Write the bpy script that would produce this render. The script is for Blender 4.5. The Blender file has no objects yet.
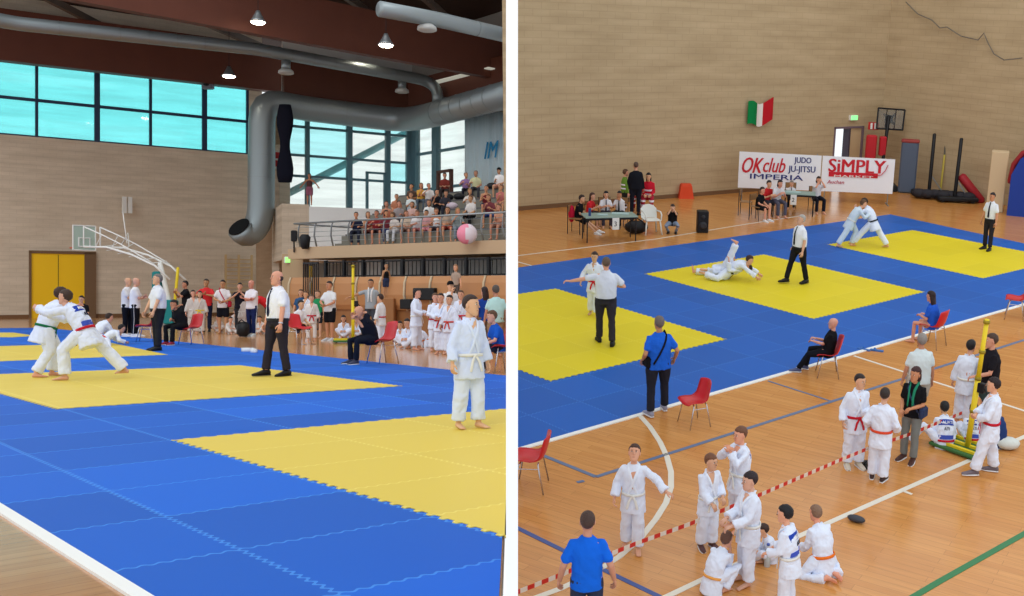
import bpy, math, random
from mathutils import Vector as V, Matrix
random.seed(7)
sin, cos, PI = math.sin, math.cos, math.pi
R = math.radians
SC = bpy.context.scene
COL = SC.collection

# ------------------------------------------------------------------ camera, sky, exposure
FPX, CX, CY, CAMZ = 1050.0, 700.0, 292.0, 1.4
cd = bpy.data.cameras.new('camera')
cam = bpy.data.objects.new('camera', cd)
COL.objects.link(cam)
SC.camera = cam
cam.location = (0, 0, CAMZ)
cam.rotation_euler = (R(90), 0, 0)
cd.sensor_fit = 'HORIZONTAL'
cd.sensor_width = 36.0
cd.lens = FPX / 1024 * 36.0
cd.shift_x = (512 - CX) / 1024
cd.shift_y = (CY - 298) / 1024
cd.clip_start = 0.1
cd.clip_end = 400

SC.view_settings.view_transform = 'Standard'
SC.view_settings.look = 'None'
SC.view_settings.gamma = 1.0
SC.view_settings.use_curve_mapping = False
SC.view_settings.exposure = 0.0
SC.cycles.use_denoising = True
SC.cycles.max_bounces = 8
SC.cycles.transparent_max_bounces = 24

w = bpy.data.worlds.new('daylight')
SC.world = w
w.use_nodes = True
w.node_tree.nodes['Background'].inputs[0].default_value = (0.92, 0.97, 1.0, 1)
w.node_tree.nodes['Background'].inputs[1].default_value = 1.12

# low afternoon light entering both halls from the open side behind the viewer
sd = bpy.data.lights.new('sun', 'SUN')
sd.energy = 0.55
sd.angle = R(25)
sd.color = (1.0, 0.99, 0.98)
sun = bpy.data.objects.new('sun', sd)
COL.objects.link(sun)
sun.rotation_euler = (R(48), 0, R(-12))

# ------------------------------------------------------------------ the two halls' frames
class Frame:
    def __init__(s, M):
        s.M = M
        s.I = M.inverted()
        s.c = s.I @ V((0, 0, CAMZ))
    def ray(s, u, v):
        return s.I.to_3x3() @ V(((u - CX) / FPX, 1.0, -(v - CY) / FPX))
    def floor(s, u, v, z=0.0):
        d = s.ray(u, v)
        return s.c + d * ((z - s.c.z) / d.z)
    def at(s, u, v, D):
        return s.c + s.ray(u, v) * D
    def plane(s, u, v, p, n):
        d = s.ray(u, v)
        return s.c + d * ((p - s.c).dot(n) / d.dot(n))
    def px(s, P):
        q = s.M @ V(P)
        return (CX + FPX * q.x / q.y, CY - FPX * (q.z - CAMZ) / q.y)
    def depth(s, P):
        return (s.M @ V(P)).y
    def up(s, P, v):
        "height above P (a local point) whose picture is at row v"
        lo, hi = -3.0, 40.0
        for _ in range(40):
            m = (lo + hi) / 2
            if s.px((P[0], P[1], m))[1] > v: lo = m
            else: hi = m
        return lo

HL = Frame(Matrix.Identity(4))                       # hall seen from floor level
_sl, _y0, HR = 0.04, 14.0, 6.5
_n = V((_sl * FPX, _y0 + _sl * (CX - 765) - CY, FPX)).normalized()
_y = (V((0, 1, 0)) - _n * _n.y).normalized()
_x = _y.cross(_n).normalized()
_o = V((0, 0, CAMZ)) - _n * HR
HRF = Frame(Matrix(((_x.x, _y.x, _n.x, _o.x), (_x.y, _y.y, _n.y, _o.y), (_x.z, _y.z, _n.z, _o.z), (0, 0, 0, 1))))

MATPOLY = []
def on_mat(fr, P):
    for f, poly in MATPOLY:
        if f is not fr: continue
        ins = False; n = len(poly)
        for i in range(n):
            a, b = poly[i], poly[i - 1]
            if (a.y > P[1]) != (b.y > P[1]) and P[0] < (b.x - a.x) * (P[1] - a.y) / (b.y - a.y) + a.x: ins = not ins
        if ins: return True
    return False

# ------------------------------------------------------------------ materials
def lin(c):
    o = []
    for x in c[:3]:
        x = x / 255.0
        o.append(x / 12.92 if x <= 0.04045 else ((x + 0.055) / 1.055) ** 2.4)
    return (o[0], o[1], o[2], 1.0)

MATS = {}
def mat(name, col=(128, 128, 128), rough=0.7, metal=0.0, spec=0.3, bump=0.0, bscale=20.0, var=0.0, vscale=4.0):
    key = (name, tuple(col), rough, metal, bump, var)
    if key in MATS: return MATS[key]
    m = bpy.data.materials.new(name)
    m.use_nodes = True
    nt = m.node_tree; N = nt.nodes; L = nt.links
    b = N['Principled BSDF']
    c = lin(col)
    b.inputs['Base Color'].default_value = c
    b.inputs['Roughness'].default_value = rough
    b.inputs['Metallic'].default_value = metal
    b.inputs['Specular IOR Level'].default_value = spec
    tc = N.new('ShaderNodeTexCoord')
    if bump:
        n = N.new('ShaderNodeTexNoise'); n.inputs['Scale'].default_value = bscale; n.inputs['Detail'].default_value = 3
        L.new(tc.outputs['Object'], n.inputs['Vector'])
        bm = N.new('ShaderNodeBump'); bm.inputs['Strength'].default_value = bump; bm.inputs['Distance'].default_value = 0.02
        L.new(n.outputs['Fac'], bm.inputs['Height']); L.new(bm.outputs['Normal'], b.inputs['Normal'])
    if var:
        n = N.new('ShaderNodeTexNoise'); n.inputs['Scale'].default_value = vscale; n.inputs['Detail'].default_value = 4
        L.new(tc.outputs['Object'], n.inputs['Vector'])
        mx = N.new('ShaderNodeMix'); mx.data_type = 'RGBA'
        mx.inputs[6].default_value = tuple(min(1, x * (1 - var)) for x in c[:3]) + (1,)
        mx.inputs[7].default_value = tuple(min(1, x * (1 + var)) for x in c[:3]) + (1,)
        L.new(n.outputs['Fac'], mx.inputs[0]); L.new(mx.outputs[2], b.inputs['Base Color'])
    MATS[key] = m
    return m

def emat(name, col, strength):
    m = bpy.data.materials.new(name); m.use_nodes = True
    b = m.node_tree.nodes['Principled BSDF']
    b.inputs['Base Color'].default_value = lin(col)
    b.inputs['Emission Color'].default_value = lin(col)
    b.inputs['Emission Strength'].default_value = strength
    return m

def pane_mat(name, tint, film=0.25):
    m = bpy.data.materials.new(name); m.use_nodes = True
    nt = m.node_tree; N = nt.nodes; L = nt.links
    N.remove(N['Principled BSDF'])
    t = N.new('ShaderNodeBsdfTransparent'); t.inputs[0].default_value = tint
    tl = N.new('ShaderNodeBsdfTranslucent')
    tc = N.new('ShaderNodeTexCoord'); n = N.new('ShaderNodeTexNoise'); n.inputs['Scale'].default_value = 0.6
    mp = N.new('ShaderNodeMapping'); mp.inputs['Scale'].default_value = (0.4, 1, 4)
    L.new(tc.outputs['Object'], mp.inputs[0]); L.new(mp.outputs[0], n.inputs['Vector'])
    cr = N.new('ShaderNodeValToRGB')
    cr.color_ramp.elements[0].color = tuple(x * .93 for x in tint[:3]) + (1,); cr.color_ramp.elements[0].position = .35
    cr.color_ramp.elements[1].color = tint; cr.color_ramp.elements[1].position = .6
    L.new(n.outputs['Fac'], cr.inputs[0]); L.new(cr.outputs[0], tl.inputs[0]); L.new(cr.outputs[0], t.inputs[0])
    mx = N.new('ShaderNodeMixShader'); mx.inputs[0].default_value = film
    L.new(t.outputs[0], mx.inputs[1]); L.new(tl.outputs[0], mx.inputs[2])
    g = N.new('ShaderNodeBsdfGlossy'); g.inputs[1].default_value = .05
    mx2 = N.new('ShaderNodeMixShader'); mx2.inputs[0].default_value = .05
    L.new(mx.outputs[0], mx2.inputs[1]); L.new(g.outputs[0], mx2.inputs[2])
    L.new(mx2.outputs[0], N['Material Output'].inputs[0])
    return m

def block_mat(name, c1, c2, mortar, bw, bh, ms=0.02, rough=0.85, swap=True, band=0.0):
    "glazed block / brick wall, laid out in the wall's own x-z plane"
    m = bpy.data.materials.new(name); m.use_nodes = True
    nt = m.node_tree; N = nt.nodes; L = nt.links; b = N['Principled BSDF']
    tc = N.new('ShaderNodeTexCoord'); sp = N.new('ShaderNodeSeparateXYZ'); cb = N.new('ShaderNodeCombineXYZ')
    L.new(tc.outputs['Object'], sp.inputs[0]); L.new(sp.outputs[0], cb.inputs[0]); L.new(sp.outputs[2 if swap else 1], cb.inputs[1])
    br = N.new('ShaderNodeTexBrick')
    br.inputs['Color1'].default_value = lin(c1); br.inputs['Color2'].default_value = lin(c2); br.inputs['Mortar'].default_value = lin(mortar)
    br.inputs['Scale'].default_value = 1.0; br.inputs['Mortar Size'].default_value = ms
    br.inputs['Brick Width'].default_value = bw; br.inputs['Row Height'].default_value = bh
    L.new(cb.outputs[0], br.inputs['Vector'])
    n = N.new('ShaderNodeTexNoise'); n.inputs['Scale'].default_value = 1.3; n.inputs['Detail'].default_value = 5
    mp = N.new('ShaderNodeMapping'); mp.inputs['Scale'].default_value = (0.35, 2.2, 1)
    L.new(cb.outputs[0], mp.inputs[0]); L.new(mp.outputs[0], n.inputs['Vector'])
    mx = N.new('ShaderNodeMix'); mx.data_type = 'RGBA'; mx.blend_type = 'MULTIPLY'; mx.inputs[0].default_value = 1
    cr = N.new('ShaderNodeValToRGB')
    cr.color_ramp.elements[0].color = (.80, .78, .75, 1); cr.color_ramp.elements[0].position = .3
    cr.color_ramp.elements[1].color = (1.0, 1.0, 1.0, 1); cr.color_ramp.elements[1].position = .7
    L.new(n.outputs['Fac'], cr.inputs[0]); L.new(br.outputs[0], mx.inputs[6]); L.new(cr.outputs[0], mx.inputs[7])
    L.new(mx.outputs[2], b.inputs['Base Color'])
    b.inputs['Roughness'].default_value = rough; b.inputs['Specular IOR Level'].default_value = .2
    return m

def parquet_mat(name, c1, c2, seam, rough=0.22, ang=0.0, spec=0.5):
    m = bpy.data.materials.new(name); m.use_nodes = True
    nt = m.node_tree; N = nt.nodes; L = nt.links; b = N['Principled BSDF']
    tc = N.new('ShaderNodeTexCoord'); mp = N.new('ShaderNodeMapping'); mp.inputs['Rotation'].default_value = (0, 0, ang)
    L.new(tc.outputs['Object'], mp.inputs[0])
    br = N.new('ShaderNodeTexBrick')
    br.inputs['Color1'].default_value = lin(c1); br.inputs['Color2'].default_value = lin(c2); br.inputs['Mortar'].default_value = lin(seam)
    br.inputs['Scale'].default_value = 1.0; br.inputs['Mortar Size'].default_value = .003
    br.inputs['Brick Width'].default_value = 1.4; br.inputs['Row Height'].default_value = .13
    L.new(mp.outputs[0], br.inputs['Vector'])
    n = N.new('ShaderNodeTexNoise'); n.inputs['Scale'].default_value = 3; n.inputs['Detail'].default_value = 5
    mp2 = N.new('ShaderNodeMapping'); mp2.inputs['Scale'].default_value = (.5, 6, 1)
    L.new(mp.outputs[0], mp2.inputs[0]); L.new(mp2.outputs[0], n.inputs['Vector'])
    cr = N.new('ShaderNodeValToRGB')
    cr.color_ramp.elements[0].color = (.84, .82, .8, 1); cr.color_ramp.elements[0].position = .3
    cr.color_ramp.elements[1].color = (1, 1, 1, 1); cr.color_ramp.elements[1].position = .7
    mx = N.new('ShaderNodeMix'); mx.data_type = 'RGBA'; mx.blend_type = 'MULTIPLY'; mx.inputs[0].default_value = 1
    L.new(n.outputs['Fac'], cr.inputs[0]); L.new(br.outputs[0], mx.inputs[6]); L.new(cr.outputs[0], mx.inputs[7])
    L.new(mx.outputs[2], b.inputs['Base Color'])
    b.inputs['Roughness'].default_value = rough; b.inputs['Specular IOR Level'].default_value = spec
    return m

def tatami_mat(name, col, seam, tile=1.0, rough=0.5, var=.05):
    "puzzle mats: seams wander in a jigsaw wave, a slight tone for each tile; reads the mesh's uv in metres"
    m = bpy.data.materials.new(name); m.use_nodes = True
    nt = m.node_tree; N = nt.nodes; L = nt.links; b = N['Principled BSDF']
    tc = N.new('ShaderNodeTexCoord'); sp = N.new('ShaderNodeSeparateXYZ'); L.new(tc.outputs['UV'], sp.inputs[0])
    def M(op, a, b_=None, c=None):
        x = N.new('ShaderNodeMath'); x.operation = op
        for i, q in enumerate((a, b_, c)):
            if q is None: continue
            if isinstance(q, (int, float)): x.inputs[i].default_value = q
            else: L.new(q, x.inputs[i])
        return x.outputs[0]
    U, W = sp.outputs[0], sp.outputs[1]
    def seamf(a, bq):
        wob = M('MULTIPLY', M('SINE', M('MULTIPLY', bq, 2 * PI * 14)), 0.012)
        t = M('ABSOLUTE', M('SUBTRACT', M('FRACT', M('ADD', M('ADD', a, wob), .5)), .5))
        return M('LESS_THAN', t, 0.009)
    sm = M('MAXIMUM', seamf(U, W), seamf(W, U))
    fl = N.new('ShaderNodeCombineXYZ'); L.new(M('FLOOR', U), fl.inputs[0]); L.new(M('FLOOR', W), fl.inputs[1])
    wn = N.new('ShaderNodeTexWhiteNoise'); L.new(fl.outputs[0], wn.inputs['Vector'])
    c = lin(col)
    mx = N.new('ShaderNodeMix'); mx.data_type = 'RGBA'
    mx.inputs[6].default_value = tuple(x * (1 - var) for x in c[:3]) + (1,)
    mx.inputs[7].default_value = tuple(min(1, x * (1 + var)) for x in c[:3]) + (1,)
    L.new(wn.outputs['Value'], mx.inputs[0])
    m2 = N.new('ShaderNodeMix'); m2.data_type = 'RGBA'; m2.inputs[7].default_value = lin(seam)
    L.new(M('MULTIPLY', sm, .6), m2.inputs[0]); L.new(mx.outputs[2], m2.inputs[6]); L.new(m2.outputs[2], b.inputs['Base Color'])
    b.inputs['Roughness'].default_value = rough; b.inputs['Specular IOR Level'].default_value = .25
    return m

def cloth(col, name='cloth', bump=.5, bs=14): return mat(name, col, .9, 0, .1, bump, bs)
METAL = mat('galvanised_metal', (150, 155, 158), .4, .7, .5, 0, 20, .12, 2)
CHROME = mat('chrome', (200, 200, 205), .25, .9, .5)
BLACK = mat('black_paint', (22, 22, 26), .5)
WHITEP = mat('white_paint', (232, 232, 228), .5)
YELLOWP = mat('yellow_paint', (232, 205, 40), .45)
REDPL = mat('red_plastic', (205, 28, 40), .35, 0, .5)

# ------------------------------------------------------------------ mesh building
class MB:
    def __init__(s): s.v = []; s.f = []; s.m = []; s.uv = None
    def add(s, vs, fs, mi=0):
        b = len(s.v); s.v.extend([V(x) for x in vs])
        for f in fs: s.f.append(tuple(b + i for i in f)); s.m.append(mi)
    def loft(s, rings, mi=0, caps=True):
        n = len(rings[0]); vs = [p for r in rings for p in r]; fs = []
        for i in range(len(rings) - 1):
            for j in range(n):
                k = (j + 1) % n
                fs.append((i * n + j, i * n + k, (i + 1) * n + k, (i + 1) * n + j))
        if caps:
            fs.append(tuple(reversed(range(n)))); fs.append(tuple((len(rings) - 1) * n + j for j in range(n)))
        s.add(vs, fs, mi)
    def tube(s, pts, rad, n=10, mi=0, rnd=True, flat=None):
        pts = [V(p) for p in pts]
        if not isinstance(rad, (list, tuple)): rad = [rad] * len(pts)
        if rnd and len(pts) > 1:
            a = (pts[0] - pts[1]).normalized(); b = (pts[-1] - pts[-2]).normalized()
            pts = [pts[0] + a * rad[0] * .55] + pts + [pts[-1] + b * rad[-1] * .55]
            rad = [rad[0] * .6] + list(rad) + [rad[-1] * .6]
        t = (pts[1] - pts[0]).normalized()
        x = t.orthogonal().normalized()
        if flat is not None:
            x = (V(flat[0]) - t * V(flat[0]).dot(t)).normalized()
        rings = []
        for i, p in enumerate(pts):
            if i == 0: t = (pts[1] - pts[0])
            elif i == len(pts) - 1: t = pts[i] - pts[i - 1]
            else: t = (pts[i + 1] - pts[i]).normalized() + (pts[i] - pts[i - 1]).normalized()
            t = t.normalized(); x = (x - t * x.dot(t)).normalized(); y = t.cross(x)
            q = flat[1] if flat is not None else 1.0
            rings.append([p + x * rad[i] * cos(2 * PI * j / n) + y * rad[i] * q * sin(2 * PI * j / n) for j in range(n)])
        s.loft(rings, mi)
    def ell(s, c, r, n=12, m=8, mi=0, ax=None):
        c = V(c); X, Y, Z = ax if ax else (V((1, 0, 0)), V((0, 1, 0)), V((0, 0, 1)))
        rings = []
        for i in range(1, m):
            a = PI * i / m
            rings.append([c + X * r[0] * sin(a) * cos(2 * PI * j / n) + Y * r[1] * sin(a) * sin(2 * PI * j / n) - Z * r[2] * cos(a) for j in range(n)])
        b = len(s.v); s.loft(rings, mi, False)
        k = len(s.v); s.v.append(c - Z * r[2]); s.v.append(c + Z * r[2])
        for j in range(n):
            s.f.append((k, b + (j + 1) % n, b + j)); s.m.append(mi)
            q = b + (m - 2) * n; s.f.append((k + 1, q + j, q + (j + 1) % n)); s.m.append(mi)
    def box(s, c, d, mi=0, rot=None, bev=0.0):
        c = V(c); hx, hy, hz = d[0] / 2, d[1] / 2, d[2] / 2
        if bev <= 0:
            vs = [V((x, y, z)) for z in (-hz, hz) for y in (-hy, hy) for x in (-hx, hx)]
            fs = [(0, 2, 3, 1), (4, 5, 7, 6), (0, 1, 5, 4), (2, 6, 7, 3), (0, 4, 6, 2), (1, 3, 7, 5)]
        else:
            vs = []; 
            def rr(z, i):
                return [V((sx * (hx - i) , sy * (hy - i - q), z)) if w_ else V((sx * (hx - i - q), sy * (hy - i), z)) for (sx, sy, w_, q) in
                        ((1, -1, 0, bev), (1, -1, 1, bev), (1, 1, 1, bev), (1, 1, 0, bev), (-1, 1, 0, bev), (-1, 1, 1, bev), (-1, -1, 1, bev), (-1, -1, 0, bev))]
            rings = [rr(-hz, bev), rr(-hz + bev, 0), rr(hz - bev, 0), rr(hz, bev)]
            t = MB(); t.loft(rings); vs, fs = t.v, t.f
        if rot is not None: vs = [rot @ p for p in vs]
        s.add([c + p for p in vs], fs, mi)
    def prism(s, poly, z0, z1, mi=0):
        n = len(poly)
        vs = [V((p[0], p[1], z0)) for p in poly] + [V((p[0], p[1], z1)) for p in poly]
        fs = [tuple(reversed(range(n))), tuple(range(n, 2 * n))] + [(i, (i + 1) % n, n + (i + 1) % n, n + i) for i in range(n)]
        s.add(vs, fs, mi)
    def mesh(s, name, mats, smooth=False):
        me = bpy.data.meshes.new(name)
        me.from_pydata([tuple(p) for p in s.v], [], s.f)
        if not isinstance(mats, (list, tuple)): mats = [mats]
        for m in mats: me.materials.append(m)
        if len(mats) > 1: me.polygons.foreach_set('material_index', s.m)
        if smooth: me.polygons.foreach_set('use_smooth', [True] * len(s.f))
        me.update()
        return me

def rem(mb, vox, sm=3, name='m'):
    "one continuous skin around the overlapping solids of a mesh"
    me = mb.mesh(name, [])
    o = bpy.data.objects.new('tmp', me); COL.objects.link(o)
    r = o.modifiers.new('r', 'REMESH'); r.mode = 'VOXEL'; r.voxel_size = vox
    q = o.modifiers.new('s', 'SMOOTH'); q.factor = .5; q.iterations = sm
    dg = bpy.context.evaluated_depsgraph_get(); ev = o.evaluated_get(dg)
    out = bpy.data.meshes.new_from_object(ev)
    bpy.data.objects.remove(o); bpy.data.meshes.remove(me)
    out.name = name
    return out

def link(name, me, mats=None, parent=None, M=None, smooth=None):
    if isinstance(me, MB): me = me.mesh(name, mats if mats else [], bool(smooth))
    elif mats is not None:
        for m in (mats if isinstance(mats, (list, tuple)) else [mats]): me.materials.append(m)
    if smooth and not isinstance(me, MB): me.polygons.foreach_set('use_smooth', [True] * len(me.polygons))
    o = bpy.data.objects.new(name, me); COL.objects.link(o)
    if parent is not None: o.parent = parent
    if M is not None: o.matrix_basis = M
    return o

def tag(o, label, cat, group=None, kind=None):
    o['label'] = label; o['category'] = cat
    if group: o['group'] = group
    if kind: o['kind'] = kind
    return o
def thing(name, fr, loc, yaw, label, cat, group=None, extra=None):
    o = bpy.data.objects.new(name, None); COL.objects.link(o); o.empty_display_size = .1
    o.matrix_basis = fr.M @ Matrix.Translation(V(loc)) @ Matrix.Rotation(yaw, 4, 'Z') @ (extra or Matrix.Identity(4))
    return tag(o, label, cat, group)
def struct(name, mb, mats, fr, M=None, smooth=False):
    o = link(name, mb, mats, None, fr.M @ (M or Matrix.Identity(4)), smooth)
    o['kind'] = 'structure'; return o
def solo(name, mb, mats, fr, loc, yaw, label, cat, group=None, smooth=False):
    o = link(name, mb, mats, None, fr.M @ Matrix.Translation(V(loc)) @ Matrix.Rotation(yaw, 4, 'Z'), smooth)
    return tag(o, label, cat, group)
def view_yaw(fr, loc, deg):
    "0 shows the back to the viewer, 90 faces left in the view, -90 right, 180 the viewer"
    return R(deg) + math.atan2(-(loc[0] - fr.c.x), loc[1] - fr.c.y)
def along(a, b):
    "matrix whose x axis runs from a to b on the floor plane, origin at a; returns it and the length"
    d = V((b[0] - a[0], b[1] - a[1], 0)); L = d.length; d /= L
    M = Matrix(((d.x, -d.y, 0, a[0]), (d.y, d.x, 0, a[1]), (0, 0, 1, a[2] if len(a) > 2 else 0), (0, 0, 0, 1)))
    return M, L
def text_mesh(body, size, bold=0.0, sx=1.0, shear=0.0, depth=0.004):
    c = bpy.data.curves.new('t', 'FONT'); c.body = body; c.size = size; c.align_x = 'LEFT'; c.offset = 0; c.shear = shear
    c.extrude = depth; c.resolution_u = 3
    o = bpy.data.objects.new('t', c); COL.objects.link(o)
    me = bpy.data.meshes.new_from_object(o.evaluated_get(bpy.context.evaluated_depsgraph_get()))
    bpy.data.objects.remove(o)
    vs = [V((v.co.x * sx, v.co.y, v.co.z)) for v in me.vertices]; fs = [tuple(p.vertices) for p in me.polygons]
    bpy.data.meshes.remove(me)
    n = len(vs)
    if bold:
        for k in (-1, 1):
            b = len(vs); vs = vs + [p + V((k * bold * size * 1.3, 0, .0006 * k)) for p in vs[:n]]; fs = fs + [tuple(b + i for i in f) for f in fs[:len(fs) // (1 if b == n else 2)]]
    return vs, fs
# ------------------------------------------------------------------ people
SKIN = (222, 168, 138); SKIN2 = (196, 138, 104); WH = (238, 238, 240); GI = (226, 234, 252); GI2 = (214, 216, 222)
NAVY = (30, 36, 66); BLK = (24, 24, 28); DBR = (46, 30, 24); BRN = (96, 66, 44); GRY = (120, 116, 112); BLO = (150, 116, 76)
EYEW = mat('eye_white', (230, 228, 224), .4); IRIS = mat('iris', (36, 24, 20), .4)
PROF = {  # height above the pelvis joint: half width, half depth
 'skin': [(-.10, .11, .08), (0, .13, .09), (.12, .12, .085), (.3, .145, .095), (.41, .125, .08), (.46, .08, .065), (.5, .052, .052)],
 'gi':   [(-.28, .215, .168), (-.1, .195, .15), (.03, .170, .130), (.18, .186, .142), (.33, .190, .138), (.41, .168, .115), (.46, .115, .092), (.51, .068, .07)],
 'tee':  [(-.10, .185, .14), (.05, .168, .13), (.2, .172, .132), (.33, .178, .128), (.41, .158, .105), (.46, .108, .085), (.51, .064, .064)],
 'shirt':[(-.02, .17, .13), (.06, .178, .14), (.2, .178, .138), (.33, .18, .13), (.41, .16, .106), (.46, .11, .086), (.52, .062, .062)],
 'tank': [(-.10, .165, .125), (.05, .14, .11), (.2, .148, .115), (.33, .155, .115), (.43, .09, .085)],
}
from mathutils import noise as NZ
def crease(me, amp, sc, k, seed):
    "soft cloth folds pushed into a garment's surface"
    nn = [v.normal.copy() for v in me.vertices]; off = V((seed * 3.7, seed * 1.3, 0))
    for v, n_ in zip(me.vertices, nn):
        p = v.co; q = V((p.x * k, p.y * k, p.z * k * .75 + (p.x + p.y) * k * .5)) + off
        a = NZ.noise(q); b_ = NZ.noise(q * 2.3)
        v.co = p + n_ * amp * sc * ((1 - 2.4 * abs(a)) + .45 * (1 - 2.4 * abs(b_)) - .55)
def interp(pr, h):
    if h <= pr[0][0]: return pr[0][1:]
    for a, b in zip(pr, pr[1:]):
        if h <= b[0]:
            t = (h - a[0]) / (b[0] - a[0]); return (a[1] + (b[1] - a[1]) * t, a[2] + (b[2] - a[2]) * t)
    return pr[-1][1:]
def ik(a, b, l1, l2, pole):
    d = b - a; L = d.length
    if L > (l1 + l2) * .999: b = a + d * ((l1 + l2) * .999 / L); d = b - a; L = d.length
    if L < abs(l1 - l2) + .02: L = abs(l1 - l2) + .02
    u = d.normalized(); c = (l1 * l1 + L * L - l2 * l2) / (2 * L); h = math.sqrt(max(0, l1 * l1 - c * c))
    p = V(pole); p = p - u * p.dot(u)
    p = p.normalized() if p.length > 1e-4 else u.orthogonal().normalized()
    return a + u * c + p * h, b

POSES = {  # P pelvis, feet (outward, forward, height), hands the same way, poles
 'stand':  dict(P=(0, 0, .92), ftl=(.10, .03, .08), ftr=(.10, -.02, .08), hl=(.27, .05, .83), hr=(.27, .06, .83)),
 'sit':    dict(P=(0, 0, .53), ftl=(.13, .43, .08), ftr=(.13, .40, .08), hl=(.1, .34, .62), hr=(.1, .36, .62), lean=8, curl=15),
 'floor':  dict(P=(0, 0, .13), ftl=(-.06, .36, .07), ftr=(-.08, .27, .07), kp=(1, .3, .9), hl=(.10, .34, .28), hr=(.10, .34, .28), lean=12, curl=35),
 'legs':   dict(P=(0, 0, .13), ftl=(.16, .82, .08), ftr=(.12, .6, .08), kp=(.4, 0, 1), hl=(.12, .42, .3), hr=(.12, .4, .3), lean=15, curl=30),
 'kneel':  dict(P=(0, -.1, .30), ftl=(.12, -.34, .07), ftr=(.12, -.32, .07), kp=(.3, 1, .3), hl=(.1, .3, .3), hr=(.1, .3, .34), lean=15, curl=25),
 'squat':  dict(P=(0, -.12, .32), ftl=(.15, .05, .08), ftr=(.15, .02, .08), kp=(.35, 1, .5), hl=(.08, .3, .45), hr=(.08, .32, .45), lean=25, curl=30),
}
def person(fr, label, foot=None, loc=None, yaw=180, H=1.75, pose='stand', top=('tee', WH), bot=('pants', BLK), hair=('short', DBR),
           skin=SKIN, belt=None, shoes=None, group=None, b=1.0, cat='person', tie=None, v=False, patch=None, extra=None, glasses=False, bag=None,
           strap=None, scarf=None, watch=False, stripe=None, twist=0, side=0, hy=0, hp=0, curlh=.6, loc_z=0.0, vox=None, tf=None, chest=None, socks=None, **kw):
    if loc is None: loc = fr.floor(*foot)
    loc = V(loc); loc.z += loc_z + (.019 if loc.z < .2 and on_mat(fr, loc) else 0)
    D = fr.depth(loc)
    s = H / 1.75; hs = s * (1 + max(0, 1.75 - H) * .36)
    if vox is None: vox = min(.03, max(.011, D / FPX * .85))
    q = dict(POSES[pose]); q.update(kw)
    lean, curl = q.get('lean', 0), q.get('curl', 4)
    root = thing('person', fr, loc, view_yaw(fr, loc, yaw), label, cat, group, extra)
    P = V(q['P']); Z = V((0, 0, 1))
    pitch0 = q.get('pel', lean * .6)
    def axes(h):
        k = max(0, min(1, h / .5)); a = R(pitch0 + (lean - pitch0) * k + curl * (k - .2)); tw = R(twist * k); sd_ = R(side)
        r = V((cos(tw), sin(tw), 0)); f0 = V((-sin(tw), cos(tw), 0))
        t = Z * cos(a) + f0 * sin(a); f = f0 * cos(a) - Z * sin(a)
        t2 = t * cos(sd_) + r * sin(sd_); r = r * cos(sd_) - t * sin(sd_)
        return r, f, t2
    cs = {}; c = P.copy(); st = .02
    n = 30
    cen = [P.copy()]
    for i in range(n):
        c = c + axes(i * st)[2] * st; cen.append(c.copy())
    def C(h):
        if h <= 0: return P + axes(0)[2] * h
        i = min(n - 1, int(h / st)); return cen[i] + (cen[i + 1] - cen[i]) * ((h - i * st) / st)
    def S(pr, h, x, sg=1, eps=.004):
        rx, ry = interp(pr, h); rx *= b; ry *= b; r, f, t = axes(h)
        return C(h) + r * x + f * sg * (ry * math.sqrt(max(0, 1 - (x / rx) ** 2)) + eps)
    def torso(mb, pr, lo=None, hi=None, g=0.0, bb=1.0):
        rings = []
        hs_ = [a for a in pr if (lo is None or a[0] >= lo) and (hi is None or a[0] <= hi)]
        for (h, rx, ry) in hs_:
            r, f, t = axes(h); cc = C(h)
            rings.append([cc + r * (rx * bb + g) * cos(2 * PI * j / 16) + f * (ry * bb + g) * sin(2 * PI * j / 16) for j in range(16)])
        mb.loft(rings)
    sh = {}; el = {}; ha = {}; hip = {}; kn = {}; an = {}
    r5, f5, t5 = axes(.45)
    r0, f0, t0 = axes(0)
    for sg, k in ((-1, 'l'), (1, 'r')):
        sh[k] = C(.415) + r5 * sg * .158 * (b * .4 + .6)
        hd = q['h' + k]
        tgt = V((hd[0] * sg, hd[1], hd[2]))
        pl = q.get('ep' + k, q.get('ep', (.5, -.9, -.5)))
        el[k], ha[k] = ik(sh[k], tgt, .27, .25, V((pl[0] * sg, pl[1], pl[2])))
        hip[k] = P + r0 * sg * .09 * b
        ft = q['ft' + k]; tgt = V((ft[0] * sg, ft[1], ft[2])); kp = q.get('kp' + k, q.get('kp', (.12, 1, .1)))
        kn[k], an[k] = ik(hip[k], tgt, .42, .42, V((kp[0] * sg, kp[1], kp[2])))
    # body
    mb = MB()
    torso(mb, PROF['skin'])
    mb.tube([C(.44), C(.5), C(.5) + t5 * .07], [.06, .052, .05])
    for k in 'lr':
        mb.tube([C(.42), sh[k], el[k], (el[k] * .55 + ha[k] * .45), ha[k]], [.05, .05, .04, .037, .026])
        mb.tube([hip[k] + V((0, 0, .03)), hip[k] * .6 + kn[k] * .4, kn[k], kn[k] * .6 + an[k] * .4, an[k]], [.078 * b, .075 * b, .052, .05, .036])
    # feet directions
    fd = {}
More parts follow.
